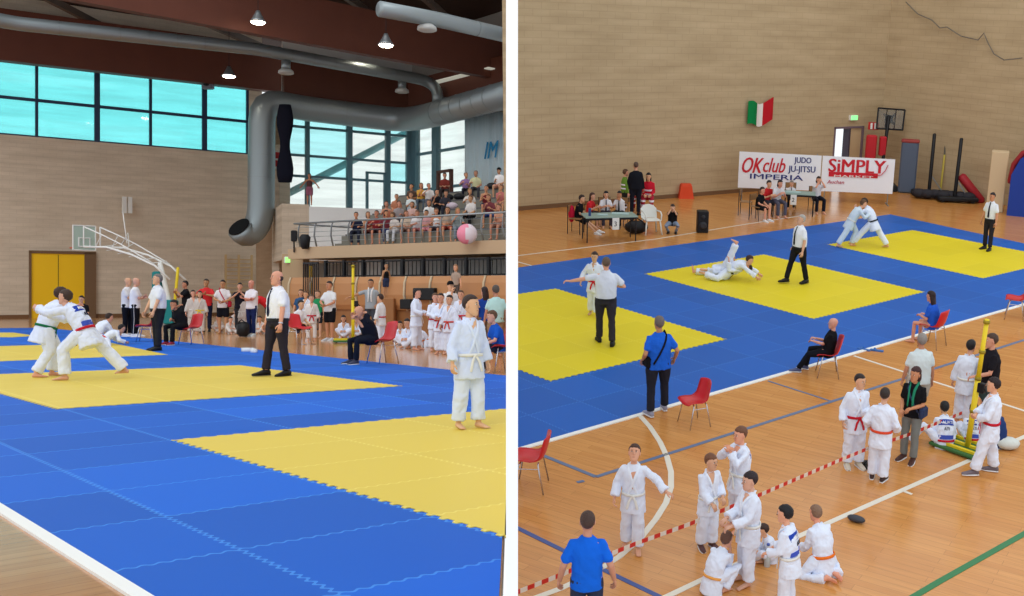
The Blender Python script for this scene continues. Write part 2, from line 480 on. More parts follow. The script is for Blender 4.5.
    for sg, k in ((-1, 'l'), (1, 'r')):
        shin = (an[k] - kn[k]).normalized()
        d = q.get('foot' + k)
        if d is not None: d = V((d[0] * sg, d[1], d[2])).normalized()
        else:
            d = V((.18 * sg, 1, 0)).normalized()
            if shin.z > -.5:
                d = (d - shin * d.dot(shin)); d = d.normalized() if d.length > .2 else V((0, 0, 1))
                if pose == 'kneel': d = V((0, -1, 0))
        fd[k] = d
        up = -shin; up = (up - d * up.dot(d)).normalized() if abs(up.dot(d)) < .95 else V((0, 0, 1))
        a = an[k]; 
        lat = d.cross(up).normalized()
        def fring(y, z, wx, wz): return [a + d * y + up * z + lat * wx * cos(2 * PI * j / 10) + up * wz * sin(2 * PI * j / 10) for j in range(10)]
        mb.loft([fring(-.055, -.045, .018, .018), fring(-.04, -.04, .032, .036), fring(.0, -.03, .036, .045), fring(.06, -.045, .04, .032), fring(.12, -.056, .044, .02), fring(.17, -.062, .036, .013), fring(.185, -.064, .02, .008)])
        if not shoes and D < 24:
            for i in range(5):
                x = (i - 2) * .017
                mb.tube([a + d * .15 - up * .064 + lat * x, a + d * (.196 - abs(i - 1.5) * .007) - up * .067 + lat * x], .009, 6)
    for p in mb.v: p *= s
    me = rem(mb, vox * .8, 2, 'person_body')
    body = MB(); body.v = [x.co.copy() for x in me.vertices]; body.f = [tuple(p.vertices) for p in me.polygons]; body.m = [0] * len(body.f)
    bpy.data.meshes.remove(me)
    # head
    hb = MB()
    yw, pt = R(hy), R(hp)
    fz = V((f5.x, f5.y, 0)); fz = fz.normalized() if fz.length > .1 else V((0, 1, 0))
    up0 = (Z * .75 + t5 * .25).normalized() if t5.z > -.2 else t5
    if q.get('headaxis'): up0 = V(q['headaxis']).normalized(); 
    fz = (f5 * .5 + fz * .5); fz = (fz - up0 * fz.dot(up0)).normalized()
    rr_ = fz.cross(up0)
    fh = fz * cos(yw) - rr_ * sin(yw); rh = fh.cross(up0)
    uh = up0 * cos(pt) + fh * sin(pt); fh = fh * cos(pt) - up0 * sin(pt)
    nk = C(.5) + t5 * .042
    k_ = hs / s
    hc = nk + (uh * .115 + fh * .02) * k_
    def W(x, y, z): return hc + (rh * x + fh * y + uh * z) * k_
    HR_ = [(-.122, .016, .016, .052), (-.114, .036, .034, .044), (-.095, .05, .056, .028), (-.065, .06, .074, .012), (-.03, .067, .084, .004), (.005, .072, .09, 0), (.04, .074, .092, -.004), (.072, .066, .082, -.006), (.096, .047, .06, -.008), (.109, .026, .034, -.009), (.114, .007, .01, -.009)]
    hb.loft([[W(rx * cos(2 * PI * j / 18), yo + ry * sin(2 * PI * j / 18), z) for j in range(18)] for (z, rx, ry, yo) in HR_])
    hb.loft([[W(x * w_, y, z) for x in (-1, 1)] + [W(0, y + .006, z)] for (w_, y, z) in ((.006, .086, .022), (.009, .098, -.005), (.015, .108, -.024), (.011, .085, -.034))])
    for sg in (-1, 1):
        hb.ell(W(sg * .075, -.008, -.008), (.009 * k_, .019 * k_, .031 * k_), 8, 6, 0, (rh, fh, uh))
        hb.ell(W(sg * .029, .080, .010), (.0125 * k_, .008 * k_, .006 * k_), 8, 6, 1, (rh, fh, uh))
        hb.ell(W(sg * .029, .0875, .010), (.0075 * k_, .003 * k_, .0062 * k_), 8, 6, 2, (rh, fh, uh))
        hb.ell(W(sg * .030, .088, .029), (.016 * k_, .004 * k_, .0036 * k_), 8, 4, 2, (rh, fh, uh))
    hb.ell(W(0, .084, -.062), (.021 * k_, .008 * k_, .0065 * k_), 10, 6, 3, (rh, fh, uh))
    # hands
    hdir = {}
    for sg, k in ((-1, 'l'), (1, 'r')):
        d = (ha[k] - el[k]).normalized()
        o_ = q.get('hd' + k)
        if o_ is not None: d = V((o_[0] * sg, o_[1], o_[2])).normalized()
        hdir[k] = d
        ref = f5 if abs(d.dot(f5)) < .7 else -r5 * sg
        wv = (ref - d * ref.dot(d)).normalized(); pn = wv.cross(d) * (1 if sg > 0 else -1)
        inn = -r5 * sg
        if pn.dot(inn) < 0 and abs(pn.dot(inn)) > .3: pn = -pn
        o = ha[k] - d * .012
        def hr(y, x0, x1, t_):
            cc = o + d * y; return [cc + wv * ((x0 + x1) / 2 + (x1 - x0) / 2 * cos(2 * PI * j / 8)) + pn * t_ * sin(2 * PI * j / 8) for j in range(8)]
        hb.loft([hr(0, -.026, .026, .02), hr(.03, -.036, .036, .018), (hr(.07, -.041, .041, .015)), hr(.096, -.04, .04, .012)])
        cu = curlh
        for i in range(4):
            x = .030 - i * .0205; Lf = (.072, .08, .074, .058)[i]; rd = .0095 if i < 3 else .008
            p0 = o + d * .088 + wv * x; d1 = (d * cos(cu) + pn * sin(cu)); d2 = (d * cos(2.1 * cu) + pn * sin(2.1 * cu))
            p1 = p0 + d1 * Lf * .48; p2 = p1 + d2 * Lf * .52
            hb.tube([p0, p1, p2], [rd, rd * .95, rd * .8], 6)
        p0 = o + d * .028 + wv * .028; p1 = p0 + (d * .6 + wv * .65 + pn * .3).normalized() * .04; p2 = p1 + (d * .9 + wv * .1 + pn * .45).normalized() * .034
        hb.tube([p0, p1, p2], [.015, .011, .009], 6)
    for p in hb.v: p *= s
    body.add(hb.v, hb.f); body.m = body.m[:len(body.m) - len(hb.f)] + hb.m
    if top[0] == 'gi' and not chest: chest = (.26, .5)
    if chest or v:   # bare skin in the neck opening
        pr = PROF[top[0]]; g = []; lo, hi = (chest if chest else (.20, .5)); nn = 8
        for i in range(nn + 1):
            h = lo + (hi - lo) * i / nn; wd = .006 + .062 * (i / nn)
            g.append([S(pr, h, wd * (j - 2) / 2, 1, .003) * s for j in range(5)] + [S(pr, h, wd * (j - 2) / 2, 1, -.03) * s for j in range(4, -1, -1)])
        body.loft(g)
    sc_ = tuple(min(255, int(x * random.uniform(.96, 1.03))) for x in skin)
    sm_ = mat('skin', sc_, .55, 0, .3, 0, 20, .04, 9)
    lips = mat('lips', tuple(int(x * .82) if i else int(x * .88) for i, x in enumerate(sc_)), .5)
    bo = link('body', body.mesh('body', [sm_, EYEW, IRIS, lips], True), None, root)
    # hair
    hk, hcol = hair[0], hair[1]
    if hk == 'ring':
        hm = MB(); hm.ell(W(0, -.024, .002), (.0785 * k_, .082 * k_, .062 * k_), 18, 10, 0, (rh, fh, uh))
        for p in hm.v: p *= s
        link('hair', hm, mat('hair', hcol, .6, 0, .3, .6, 60, .2, 30), root, None, True)
    elif hk != 'bald':
        hm = MB(); rad = (.0835, .104, .098) if hk != 'crop' else (.0795, .0995, .093)
        tmp = MB(); tmp.ell((0, 0, 0), (1, 1, 1), 24, 14)
        for p in tmp.v:
            nz = 1 + (.045 * sin(p.x * 9 + p.z * 11) * sin(p.y * 10 + p.x * 5) if hk != 'crop' else 0)
            if hk == 'fringe' and p.z > .35: nz *= .86
            zz = p.z * rad[2] * nz + .031
            x = p.x * rad[0] * nz; y = p.y * rad[1] * nz - .011
            hl_ = .36 + .07 * sin(p.x * 11 + fr.c.x)
            if p.y > 0 and p.z < hl_: y -= .05 * min(1, (hl_ - p.z) * 3) * min(1, p.y * 2); x *= 1 - .16 * min(1, (hl_ - p.z) * 3) * min(1, p.y * 3)
            if p.z < 0: y -= .012 * (-p.z) ; 
            tmp2 = W(x, y, zz); hm.v.append(tmp2)
        hm.f = tmp.f; hm.m = tmp.m
        if hk == 'long':
            hm.loft([[W(wx * cos(2 * PI * j / 12), y + wy * sin(2 * PI * j / 12), z) for j in range(12)] for (z, wx, wy, y) in ((.06, .07, .06, -.03), (0, .084, .055, -.052), (-.08, .088, .045, -.065), (-.17, .085, .038, -.075), (-.26, .07, .03, -.08), (-.32, .035, .018, -.082))])
        if hk == 'bob':
            hm.loft([[W(wx * cos(2 * PI * j / 12), y + wy * sin(2 * PI * j / 12), z) for j in range(12)] for (z, wx, wy, y) in ((.06, .075, .07, -.02), (0, .088, .07, -.03), (-.07, .09, .06, -.04), (-.12, .07, .04, -.05))])
        if hk == 'tail':
            hm.tube([W(0, -.11, .05), W(0, -.16, .03), W(0, -.165, -.05), W(0, -.15, -.14)], [.022, .028, .024, .01], 8)
        for p in hm.v: p *= s
        link('hair', hm, mat('hair', hcol, .55, 0, .35, .6, 60, .2, 30), root, None, True)
    if hair[0] == 'bald' and len(hair) > 2: pass
    if q.get('cap'):
        cm = MB(); cm.ell(W(0, -.012, .055), (.086 * k_, .102 * k_, .082 * k_), 16, 8, 0, (rh, fh, uh))
        cm.box((0, 0, 0), (.001, .001, .001)); cm.loft([[W(x, y, .058 - y * .12 + t_) for (x, y) in ((-.07, .06), (-.05, .13), (0, .155), (.05, .13), (.07, .06))] for t_ in (0, .008)])
        for p in cm.v: p *= s
        link('cap', cm, cloth(q['cap']), root, None, True)
    if glasses:
        gm = MB()
        for sg in (-1, 1):
            gm.tube([W(sg * .03 + .02 * cos(a), .1, .01 + .015 * sin(a)) for a in [i * PI / 5 for i in range(11)]], .002, 5, rnd=False)
            gm.tube([W(sg * .05, .098, .014), W(sg * .076, .0, .012)], .002, 5)
        gm.tube([W(-.01, .1, .014), W(.01, .1, .014)], .002, 5)
        for p in gm.v: p *= s
        link('glasses', gm, BLACK, root)
    # top garment
    tk, tc_ = top[0], top[1]
    if tk:
        pr = PROF['tee' if tk in ('long', 'polo') else tk]; gm = MB()
        torso(gm, pr, bb=b)
        for k in 'lr':
            up = sh[k] * .8 + C(.40) * .2
            if tk == 'gi':
                e2 = el[k]; h2 = el[k] * .14 + ha[k] * .86
                gm.tube([up, sh[k], e2, h2], [.06, .064, .066, .078], 12, 0, False)
            elif tk == 'long':
                gm.tube([up, sh[k], el[k], el[k] * .06 + ha[k] * .94], [.055, .058, .05, .042], 12)
            elif tk in ('tee', 'shirt', 'polo'):
                gm.tube([up, sh[k], sh[k] * .3 + el[k] * .7], [.054, .058, .062 if tk != 'shirt' else .07], 12)
        for p in gm.v: p *= s
        me = rem(gm, vox, 3, 'top')
        if D < 30: crease(me, .013 if tk == 'gi' else .007, s, 7.5, loc.x)
        nm = {'gi': 'judo_jacket', 'tee': 'tee_shirt', 'shirt': 'dress_shirt', 'tank': 'tank_top', 'long': 'jacket', 'polo': 'polo_shirt'}[tk]
        link(nm, me, cloth(tc_, 'cloth', .9 if tk == 'gi' else .5, 9 if tk == 'gi' else 14), root, None, True)
        if tk == 'gi':
            lm = MB()
            for sg in (-1, 1):
                pts = []
                for i in range(11):
                    h = .462 - i * .043
                    x = sg * (.076 - i * .0148)
                    rx, _ = interp(pr, h)
                    x = max(-rx * .7, min(rx * .7, x)); pts.append(S(pr, h, x, 1, .006 if sg > 0 else .009))
                pts = [C(.5) - f5 * .062 + r5 * sg * .03 + t5 * .012, C(.5) + r5 * sg * .078 + t5 * .0] + pts
                lm.tube(pts, .021, 8, 0, True, (r5, .38))
            for p in lm.v: p *= s
            link('lapel', lm, cloth(tuple(min(255, x + 6) for x in tc_), 'lapel', .3, 30), root, None, True)
        if tk in ('shirt', 'polo'):
            cm = MB()
            for sg in (-1, 1):
                cm.tube([C(.52) - f5 * .06, C(.53) + r5 * sg * .062, S(pr, .46, sg * .03, 1, .01)], [.018, .018, .012], 6, 0, True, (f5, .5))
            for p in cm.v: p *= s
            link('collar', cm, cloth(tc_, 'cloth', .1), root, None, True)
    if tie:
        pr = PROF[top[0]]; tm = MB(); g = []
        for i in range(12):
            h = .50 - i * .042; wd = .016 if i == 0 else (.012 + .002 * i if i < 11 else .004)
            g.append([S(pr, h, -wd, 1, .012) * s, S(pr, h, wd, 1, .012) * s, S(pr, h, wd, 1, .002) * s, S(pr, h, -wd, 1, .002) * s])
        tm.loft(g); link('tie', tm, cloth(tie, 'tie', .1), root)
    # trousers
    bk, bc_ = bot[0], bot[1]
    if bk:
        gm = MB(); w_ = 1.0 * b
        rng = []
        for (h, rx, ry) in ((-.13, .13, .1), (-.08, .165, .125), (.0, .168, .128), (.07, .155, .12), (.09, .15, .115)):
            r, f, t = axes(0); cc = P + t * h
            rng.append([cc + r * rx * w_ * cos(2 * PI * j / 16) + f * ry * w_ * sin(2 * PI * j / 16) for j in range(16)])
        gm.loft(rng)
        for sg, k in ((-1, 'l'), (1, 'r')):
            st_ = hip[k]
            if bk == 'gi': gm.tube([st_, hip[k] * .6 + kn[k] * .4, kn[k], an[k] * .94 + kn[k] * .06], [.105 * w_, .105 * w_, .094, .092], 12, 0, False)
            elif bk == 'pants': gm.tube([st_, hip[k] * .6 + kn[k] * .4, kn[k], an[k] * .97 + kn[k] * .03], [.092 * w_, .09 * w_, .07, .066], 12, 0, False)
            elif bk == 'shorts': gm.tube([st_, hip[k] * .5 + kn[k] * .5, kn[k] * .85 + hip[k] * .15], [.095 * w_, .096 * w_, .09], 12)
            elif bk == 'brief': gm.tube([st_, hip[k] * .6 + kn[k] * .4], [.092 * w_, .09 * w_], 12)
        for p in gm.v: p *= s
        me = rem(gm, vox, 3, 'bottom')
        if D < 30: crease(me, .013 if bk == 'gi' else .006, s, 7, loc.y)
        link({'gi': 'judo_trousers', 'pants': 'trousers', 'shorts': 'shorts', 'brief': 'shorts'}[bk], me, cloth(bc_, 'cloth', .8 if bk == 'gi' else .4, 8 if bk == 'gi' else 12), root, None, True)
        if stripe:
            for sg, k in ((-1, 'l'), (1, 'r')):
                m_ = MB(); o = r0 * sg
                m_.tube([hip[k] + o * .092, kn[k] + o * .072, an[k] + o * .063], .012, 6, 0, True, (r0, .5))
                for p in m_.v: p *= s
                link('side_stripe', m_, cloth(stripe), root)
    if belt:
        pr = PROF['gi']; bm = MB(); g = []
        r, f, t = axes(.03); nn = 26
        for i in range(nn):
            a = 2 * PI * i / nn; ring_ = []
            for (e, dz) in ((.006, -.021), (.02, -.021), (.02, .021), (.006, .021)):
                h = .03 + dz; rx, ry = interp(pr, h)
                ring_.append(C(h) + r * (rx * b + e) * cos(a) + f * (ry * b + e) * sin(a))
            g.append(ring_)
        g.append(g[0]); bm.loft(g, 0, False)
        kp_ = S(pr, .03, 0, 1, .03); bm.ell(kp_, (.03, .02, .022), 8, 6, 0, (r, f, t))
        for sg in (-1, 1):
            bm.tube([kp_, kp_ + r * sg * .05 - t * .08 + f * .012, kp_ + r * sg * .08 - t * .2 + f * .02 + V((0, 0, 0))], [.016, .02, .02], 6, 0, True, (r, .3))
        for p in bm.v: p *= s
        link('belt', bm, cloth(belt, 'belt', .2, 40), root, None, True)
    if tk == 'shirt':
        bm = MB(); r, f, t = axes(.0); g = []
        for i in range(25):
            a = 2 * PI * i / 24
            g.append([C(h) + r * (.176 * b + e) * cos(a) + f * (.136 * b + e) * sin(a) for (e, h) in ((-.02, -.03), (.003, -.03), (.003, .01), (-.02, .01))])
        bm.loft(g, 0, False)
        for p in bm.v: p *= s
        link('leather_belt', bm, BLACK, root)
    if shoes:
        for sg, k in ((-1, 'l'), (1, 'r')):
            sm = MB(); d = fd[k]; shin = (an[k] - kn[k]).normalized(); up = -shin
            up = (up - d * up.dot(d)).normalized() if abs(up.dot(d)) < .95 else V((0, 0, 1)); lat = d.cross(up).normalized(); a = an[k]
            def fr2(y, z, wx, wz): return [(a + d * y + up * z + lat * wx * cos(2 * PI * j / 12) + up * wz * sin(2 * PI * j / 12)) * s for j in range(12)]
            sm.loft([fr2(-.075, -.04, .02, .02), fr2(-.06, -.035, .038, .042), fr2(0, -.022, .044, .056), fr2(.06, -.036, .047, .043), fr2(.13, -.052, .05, .028), fr2(.19, -.06, .042, .02), fr2(.215, -.063, .022, .012)])
            sm.loft([[(a + d * y + up * z + lat * x) * s for (x, y) in ((-.03, -.075), (.03, -.075), (.045, .0), (.052, .13), (.035, .21), (-.035, .21), (-.052, .13), (-.045, 0))] for z in (-.083, -.068)], 1)
            link('shoe', sm, [mat('shoe_upper', shoes, .5), mat('shoe_sole', WH if shoes != BLK else BLK, .6)], root, None, True)
    if patch:
        pr = PROF[top[0]]; pm = MB()
        for (h0, h1, wd, mi) in patch:
            g = []
            for i in range(7):
                x = -wd + 2 * wd * i / 6
                g.append([S(pr, h, x, -1, e) * s for (h, e) in ((h0, .006), (h1, .006), (h1, -.01), (h0, -.01))])
            pm.loft(g, mi)
        vs, fs = text_mesh('ITA', .075, .002)
        def onback(p, h0, w0):  # text laid on the back surface
            return S(pr, h0 + p.y, -(p.x - w0), -1, .01 + p.z) * s
        pm.add([onback(p, .21, .06) for p in vs], fs, 2)
        vs, fs = text_mesh('ITALIA', .075, .002)
        pm.add([onback(p, patch[0][0] + .02, .135) for p in vs], fs, 3)
        link('back_patch', pm, [cloth((40, 70, 170)), cloth((70, 90, 190)), cloth((40, 40, 60)), cloth(WH)], root)
    if strap:
        pr = PROF[top[0]]; bm = MB(); pts = []
        for sg in (-1, 1):
            row = [S(pr, .47 - i * .05, strap[1] * (-.10 + i * .026), sg, .012) for i in range(10)]
            bm.tube(row, .016, 6, 0, True, (r5, .4))
        bm.tube([S(pr, .47, -strap[1] * .10, 1, .012), C(.5) - r5 * strap[1] * .09 + t5 * .03, S(pr, .47, -strap[1] * .10, -1, .012)], .016, 6)
        c0 = P + r0 * strap[1] * .2 + V((0, .02, .02))
        bm.box(c0, (.09, .24, .2), 0, None, .03)
        for p in bm.v: p *= s
        link('shoulder_bag', bm, cloth(strap[0]), root)
    if scarf:
        bm = MB(); pr = PROF[top[0]]
        for sg in (-1, 1):
            bm.tube([C(.52) - f5 * .06, C(.53) + r5 * sg * .07, S(pr, .42, sg * .05, 1, .015), S(pr, .28, sg * .04, 1, .02), S(pr, .12, sg * .05, 1, .02)], [.02, .024, .024, .024, .02], 6, 0, True, (r5, .5))
        for p in bm.v: p *= s
        link('scarf', bm, cloth(scarf), root, None, True)
    if watch:
        bm = MB(); d = (ha['l'] - el['l']).normalized(); c0 = ha['l'] - d * .03; x = d.orthogonal().normalized(); y = d.cross(x)
        g = [[(c0 + d * z + (x * cos(a) + y * sin(a)) * e) * s for (e, z) in ((.028, -.01), (.034, -.01), (.034, .01), (.028, .01))] for a in [i * PI / 6 for i in range(13)]]
        bm.loft(g, 0, False); link('watch', bm, CHROME, root)
    if q.get('bangs') : pass
    if q.get('hivis'):
        pr = PROF['tee']; bm = MB()
        for h in (.08, .22):
            g = []
            for i in range(25):
                a = 2 * PI * i / 24; r, f, t = axes(h); rx, ry = interp(pr, h)
                g.append([(C(h + dz) + r * (rx * b + e) * cos(a) + f * (ry * b + e) * sin(a)) * s for (e, dz) in ((.004, -.025), (.014, -.025), (.014, .025), (.004, .025))])
            bm.loft(g, 0, False)
        for sg, k in ((-1, 'l'), (1, 'r')):  # shin bands added, their near-white standing in for flash glare
            for t_ in (.15, .5):
                c0 = kn[k] * (1 - t_) + an[k] * t_; d_ = (an[k] - kn[k]).normalized() * .03
                bm.tube([(c0 - d_) * s, (c0 + d_) * s], .085 * s, 12, 0, False)
        link('reflective_band', bm, q['hivis'], root)
    return root
# ------------------------------------------------------------------ shared builders
def uvset(o, org, a, b):
    "affine uv in tiles: org local point, a and b the tile vectors"
    me = o.data if hasattr(o, 'data') else o
    uv = me.uv_layers.new(name='uv'); det = a.x * b.y - a.y * b.x
    for l in me.loops:
        p = me.vertices[l.vertex_index].co - org
        uv.data[l.index].uv = ((p.x * b.y - p.y * b.x) / det, (a.x * p.y - a.y * p.x) / det)
def jag(poly, amp=.035, pitch=.15):
    out = []
    for i, p in enumerate(poly):
        q = poly[(i + 1) % len(poly)]; d = q - p; L = d.length; d = d / L; n_ = V((d.y, -d.x, 0))
        k = max(2, int(L / pitch)); 
        for j in range(k):
            a = p + d * (L * j / k); st = L / k
            out += [a, a + d * st * .3 , a + d * st * .22 - n_ * amp + d * st * .1, a + d * st * .85 - n_ * amp]
    return out
def slab(fr, name, poly, z0, z1, m, label=None, cat=None, kind=None, group=None, uv=None):
    mb = MB(); mb.prism(poly, z0, z1, 0)
    o = link(name, mb, m, None, fr.M)
    if uv: uvset(o, *uv)
    if label: tag(o, label, cat, group)
    if kind: o['kind'] = kind
    return o
def strip(fr, name, pts, wd, m, z0=.001, z1=.006):
    mb = MB(); rings = []
    pts = [V((p[0], p[1], 0)) for p in pts]
    for i, p in enumerate(pts):
        a = pts[max(0, i - 1)]; b = pts[min(len(pts) - 1, i + 1)]; d = (b - a).normalized(); n_ = V((-d.y, d.x, 0)) * wd / 2
        rings.append([p + n_ + V((0, 0, z0)), p - n_ + V((0, 0, z0)), p - n_ + V((0, 0, z1)), p + n_ + V((0, 0, z1))])
    mb.loft(rings)
    o = link(name, mb, m, None, fr.M); o['kind'] = 'structure'; return o

def shell_chair(fr, loc, yaw, label, group=None, sc=1.0, col=REDPL):
    loc = V(loc); root = thing('plastic_chair', fr, loc, view_yaw(fr, loc, yaw), label, 'chair', group, Matrix.Scale(sc, 4))
    prof = [(.235, .425), (.20, .448), (.10, .45), (-.02, .435), (-.12, .44), (-.175, .475), (-.205, .55), (-.235, .66), (-.26, .77), (-.272, .83)]
    g = []
    for i, (y, z) in enumerate(prof):
        wd = .225 if i < 5 else .225 - .012 * (i - 5) * .8
        row = []; n_ = 9
        for t_ in (0, .012):
            xs = [(-1 + 2 * j / (n_ - 1)) for j in range(n_)]
            if t_: xs.reverse()
            for x in xs:
                c = x * x
                if i < 4: row.append(V((x * wd, y, z + .045 * c - t_)))
                elif i < 6: row.append(V((x * wd, y + .05 * c - t_ * .6, z + .045 * c - t_ * .6)))
                else: row.append(V((x * wd, y + .06 * c - t_, z - .03 * c * (i == 9))))
        g.append(row)
    mb = MB(); mb.loft(g); link('seat_shell', mb, col, root, None, True)
    for sx in (-1, 1):
        for sy in (-1, 1):
            mb = MB(); mb.tube([(sx * .15, sy * .12 - .01, .44), (sx * .2, sy * .13, .42), (sx * .235, sy * .21, .0)], .011, 8, 0, False)
            link('leg', mb, CHROME, root, None, True)
        mb = MB(); mb.tube([(sx * .205, .14, .36), (sx * .205, -.14, .36)], .008, 6); link('stretcher', mb, CHROME, root)
    return root

def volley_post(fr, foot, H, label, base_yaw, tilt=(0, 0)):
    loc = fr.floor(*foot); root = thing('volleyball_post', fr, loc, base_yaw, label, 'sports post')
    gb = MB(); gb.box((-.12, 0, .05), (.8, .6, .05), 0, None, .01)
    for sx in (-.45, .2):
        for sy in (-.25, .25): gb.tube([(sx, sy, .03), (sx + .03, sy, .03)], .03, 10, 1, False)
    link('base_plate', gb, [mat('green_paint', (62, 110, 60), .6), BLACK], root)
    for y in (-.2, 0, .2):
        gb = MB(); gb.box((-.12, y, .095), (.78, .05, .04)); link('base_rail', gb, YELLOWP, root)
    t = V((tilt[0], tilt[1], 1)); pb = MB()
    pb.tube([V((0, 0, .08)), t * (H * .55)], .046, 14, 0, False); pb.tube([t * (H * .54), t * H], .036, 14, 0, False)
    link('post', pb, YELLOWP, root, None, True)
    for h in (.3, .55, .75, .97):
        pb = MB(); pb.tube([t * (H * h), t * (H * h + .05)], .052, 12, 0, False); link('collar', pb, mat('dark_yellow', (150, 130, 30), .5), root, None, True)
    pb = MB(); pb.box(t * (H * .5) + V((.08, 0, 0)), (.12, .08, .16), 0, None, .01); pb.tube([t * (H * .5) + V((.14, 0, 0)), t * (H * .5) + V((.2, 0, -.1))], .01, 6)
    link('winch', pb, BLACK, root)
    return root

# ================================================================== LEFT HALL
def P2(u, D):
    q = HL.at(u, CY, D); return V((q.x, q.y, 0))
WB0, WB1 = P2(12, 55), P2(250, 62.8)
dB = V((WB1.x - WB0.x, WB1.y - WB0.y, 0)).normalized()
def wallpt(u, A, d):     # point where the view plane of column u meets a vertical wall through A along d
    k = (u - CX) / FPX; t = (A.x - k * A.y) / (k * d.y - d.x); q = A + d * t; return V((q.x, q.y, 0))
wa, wb = wallpt(-25, WB0, dB), wallpt(262, WB0, dB)
BR = block_mat('block_wall', (222, 206, 186), (225, 209, 189), (214, 198, 178), .6, .22, .012)
M_, L_ = along(wa, wb)
ZB, ZT, ZR = 9.62, 13.55, 17.0
def bx(mb, x0, x1, y0, y1, z0, z1, mi=0): mb.box(((x0 + x1) / 2, (y0 + y1) / 2, (z0 + z1) / 2), (abs(x1 - x0), abs(y1 - y0), abs(z1 - z0)), mi)
def hole_wall(mb, L, t, H, holes):
    "wall box 0..L with rectangular holes (x0,x1,z0,z1) sorted by x"
    x = 0
    for (x0, x1, z0, z1) in holes:
        if x0 > x: bx(mb, x, x0, 0, t, 0, H)
        if z0 > 0: bx(mb, x0, x1, 0, t, 0, z0)
        if z1 < H: bx(mb, x0, x1, 0, t, z1, H)
        x = x1
    if x < L: bx(mb, x, L, 0, t, 0, H)
def lx(u): return (wallpt(u, WB0, dB) - wa).length
wb_w = lx(249)
mb = MB(); dz = 3.95
dx0, dx1 = lx(31), lx(84)
hole_wall(mb, L_, .4, ZR, [(0, dx0, ZB, ZT), (dx0, dx1, ZB, ZT), (dx1, wb_w, ZB, ZT)])
struct('wall_back', mb, BR, HL, M_)
# faint movement joints in the blockwork
# band of windows
FR = mat('window_frame_paint', (44, 62, 92), .5)
CY1 = pane_mat('cyan_film_glass', (.50, 1.0, 1.0, 1), .10); CY2 = pane_mat('clear_glass', (.97, 1.0, .97, 1), .04)
CY3 = pane_mat('pale_cyan_glass', (.72, 1, 1, 1), .06)
us = [-25, 37, 97.5, 151, 205, 249]
mb = MB(); pb = MB()
for i, u in enumerate(us):
    x = lx(u); tk = .26 if i in (2, 4, 5) else .13
    bx(mb, x - tk / 2, x + tk / 2, .02, .2, ZB, ZT)
for z in (ZB, ZB + (ZT - ZB) * .5, ZT): bx(mb, 0, wb_w, .04, .18, z - .08, z + .08)
wf = struct('window_1', mb, FR, HL, M_)
for i in range(5):
    pb = MB(); bx(pb, lx(us[i]) + .05, lx(us[i + 1]) - .05, .1, .12, ZB, ZT); link('pane', pb, CY1, wf)
# yellow door
mb = MB(); bx(mb, dx0, dx1, -.1, .0, 0, 3.45); dd = struct('door_1', mb, mat('yellow_door', (255, 204, 26), .5), HL, M_)
fb = MB(); bx(fb, dx1, dx1 + .55, -.16, .02, 0, 3.55); bx(fb, dx0 - .1, dx0, -.16, .02, 0, 3.55); bx(fb, dx0 - .1, dx1 + .55, -.16, .02, 3.45, 3.6)
link('door_frame', fb, mat('brown_frame', (120, 92, 66), .6), dd)
fb = MB(); xm = (dx0 + dx1) / 2; bx(fb, xm - .01, xm + .01, -.12, -.1, 0, 3.4); link('door_gap', fb, BLACK, dd)
fb = MB(); fb.tube([(xm + .2, -.2, 1.3), (xm + .2, -.2, 1.6)], .04, 8); fb.tube([(xm + .2, -.2, 1.5), (xm + .02, -.2, 1.5)], .04, 8); link('door_handle', fb, BLACK, dd)
bb = MB(); bx(bb, 0, dx0 - .1, -.03, .0, 0, .2); bx(bb, dx1 + .55, L_, -.03, 0, 0, .2); struct('baseboard_back', bb, mat('wood_base', (120, 84, 54), .5), HL, M_)
# pilaster between brick wall and balcony bay
pc = P2(266, 59)
MP, LP = along(P2(256, 60.5), P2(272, 58.6)); mb = MB(); bx(mb, 0, LP, 0, 1.0, 0, 11.4); struct('wall_pilaster', mb, block_mat('pilaster_block_shaded', (176, 148, 120), (179, 151, 123), (170, 142, 114), .6, .22, .01), HL, MP)  # darker block colour holds the shade on the pilaster's side face
MP2, LP2 = along(P2(272, 58.6), P2(283, 59.4)); mb = MB(); bx(mb, 0, LP2, -.5, 0, 0, 9.6); struct('wall_pier', mb, BR, HL, MP2)
# floors
fl = MB(); kk = (512 - CX) / FPX
fl.prism([V((-75, -6, 0)), V((kk * 4.6 - .05, -6, 0)), V((kk * 4.6 - .05, 4.6, 0)), V((kk * 68, 68, 0)), V((-75, 68, 0))], -.3, 0)
struct('floor', fl, parquet_mat('beech_parquet', (206, 152, 100), (194, 138, 88), (160, 110, 70), .16, R(-48), .6), HL)
# far windows behind the balcony
WC0, WC1 = P2(283, 60.0), P2(412, 64.5); dC = (WC1 - WC0); dC.z = 0; dC.normalize()
WD1 = P2(512, 57.3); dD = (WD1 - WC1); dD.z = 0; dD.normalize()
MC, LC = along(V((WC0.x, WC0.y, 0)), V((WC1.x, WC1.y, 0)))
def lc(u): return (wallpt(u, WC0, dC) - V((WC0.x, WC0.y, 0))).length
z0c, z1c = 5.95, 12.2
mb = MB(); bx(mb, 0, LC, 0, .3, 0, z0c); bx(mb, 0, LC, 0, .3, z1c, ZR); struct('wall_bay', mb, mat('white_wall', (206, 208, 206), .8), HL, MC)
FR2 = mat('grey_green_frame', (104, 140, 152), .5)
mb = MB()
uc = [283.5, 308, 350, 388.5, 411]
for i, u in enumerate(uc):
    x = lc(u); tk = (.2, .22, .32, .28, .5)[i]; bx(mb, x - tk / 2, x + tk / 2, .0, .3, z0c, z1c)
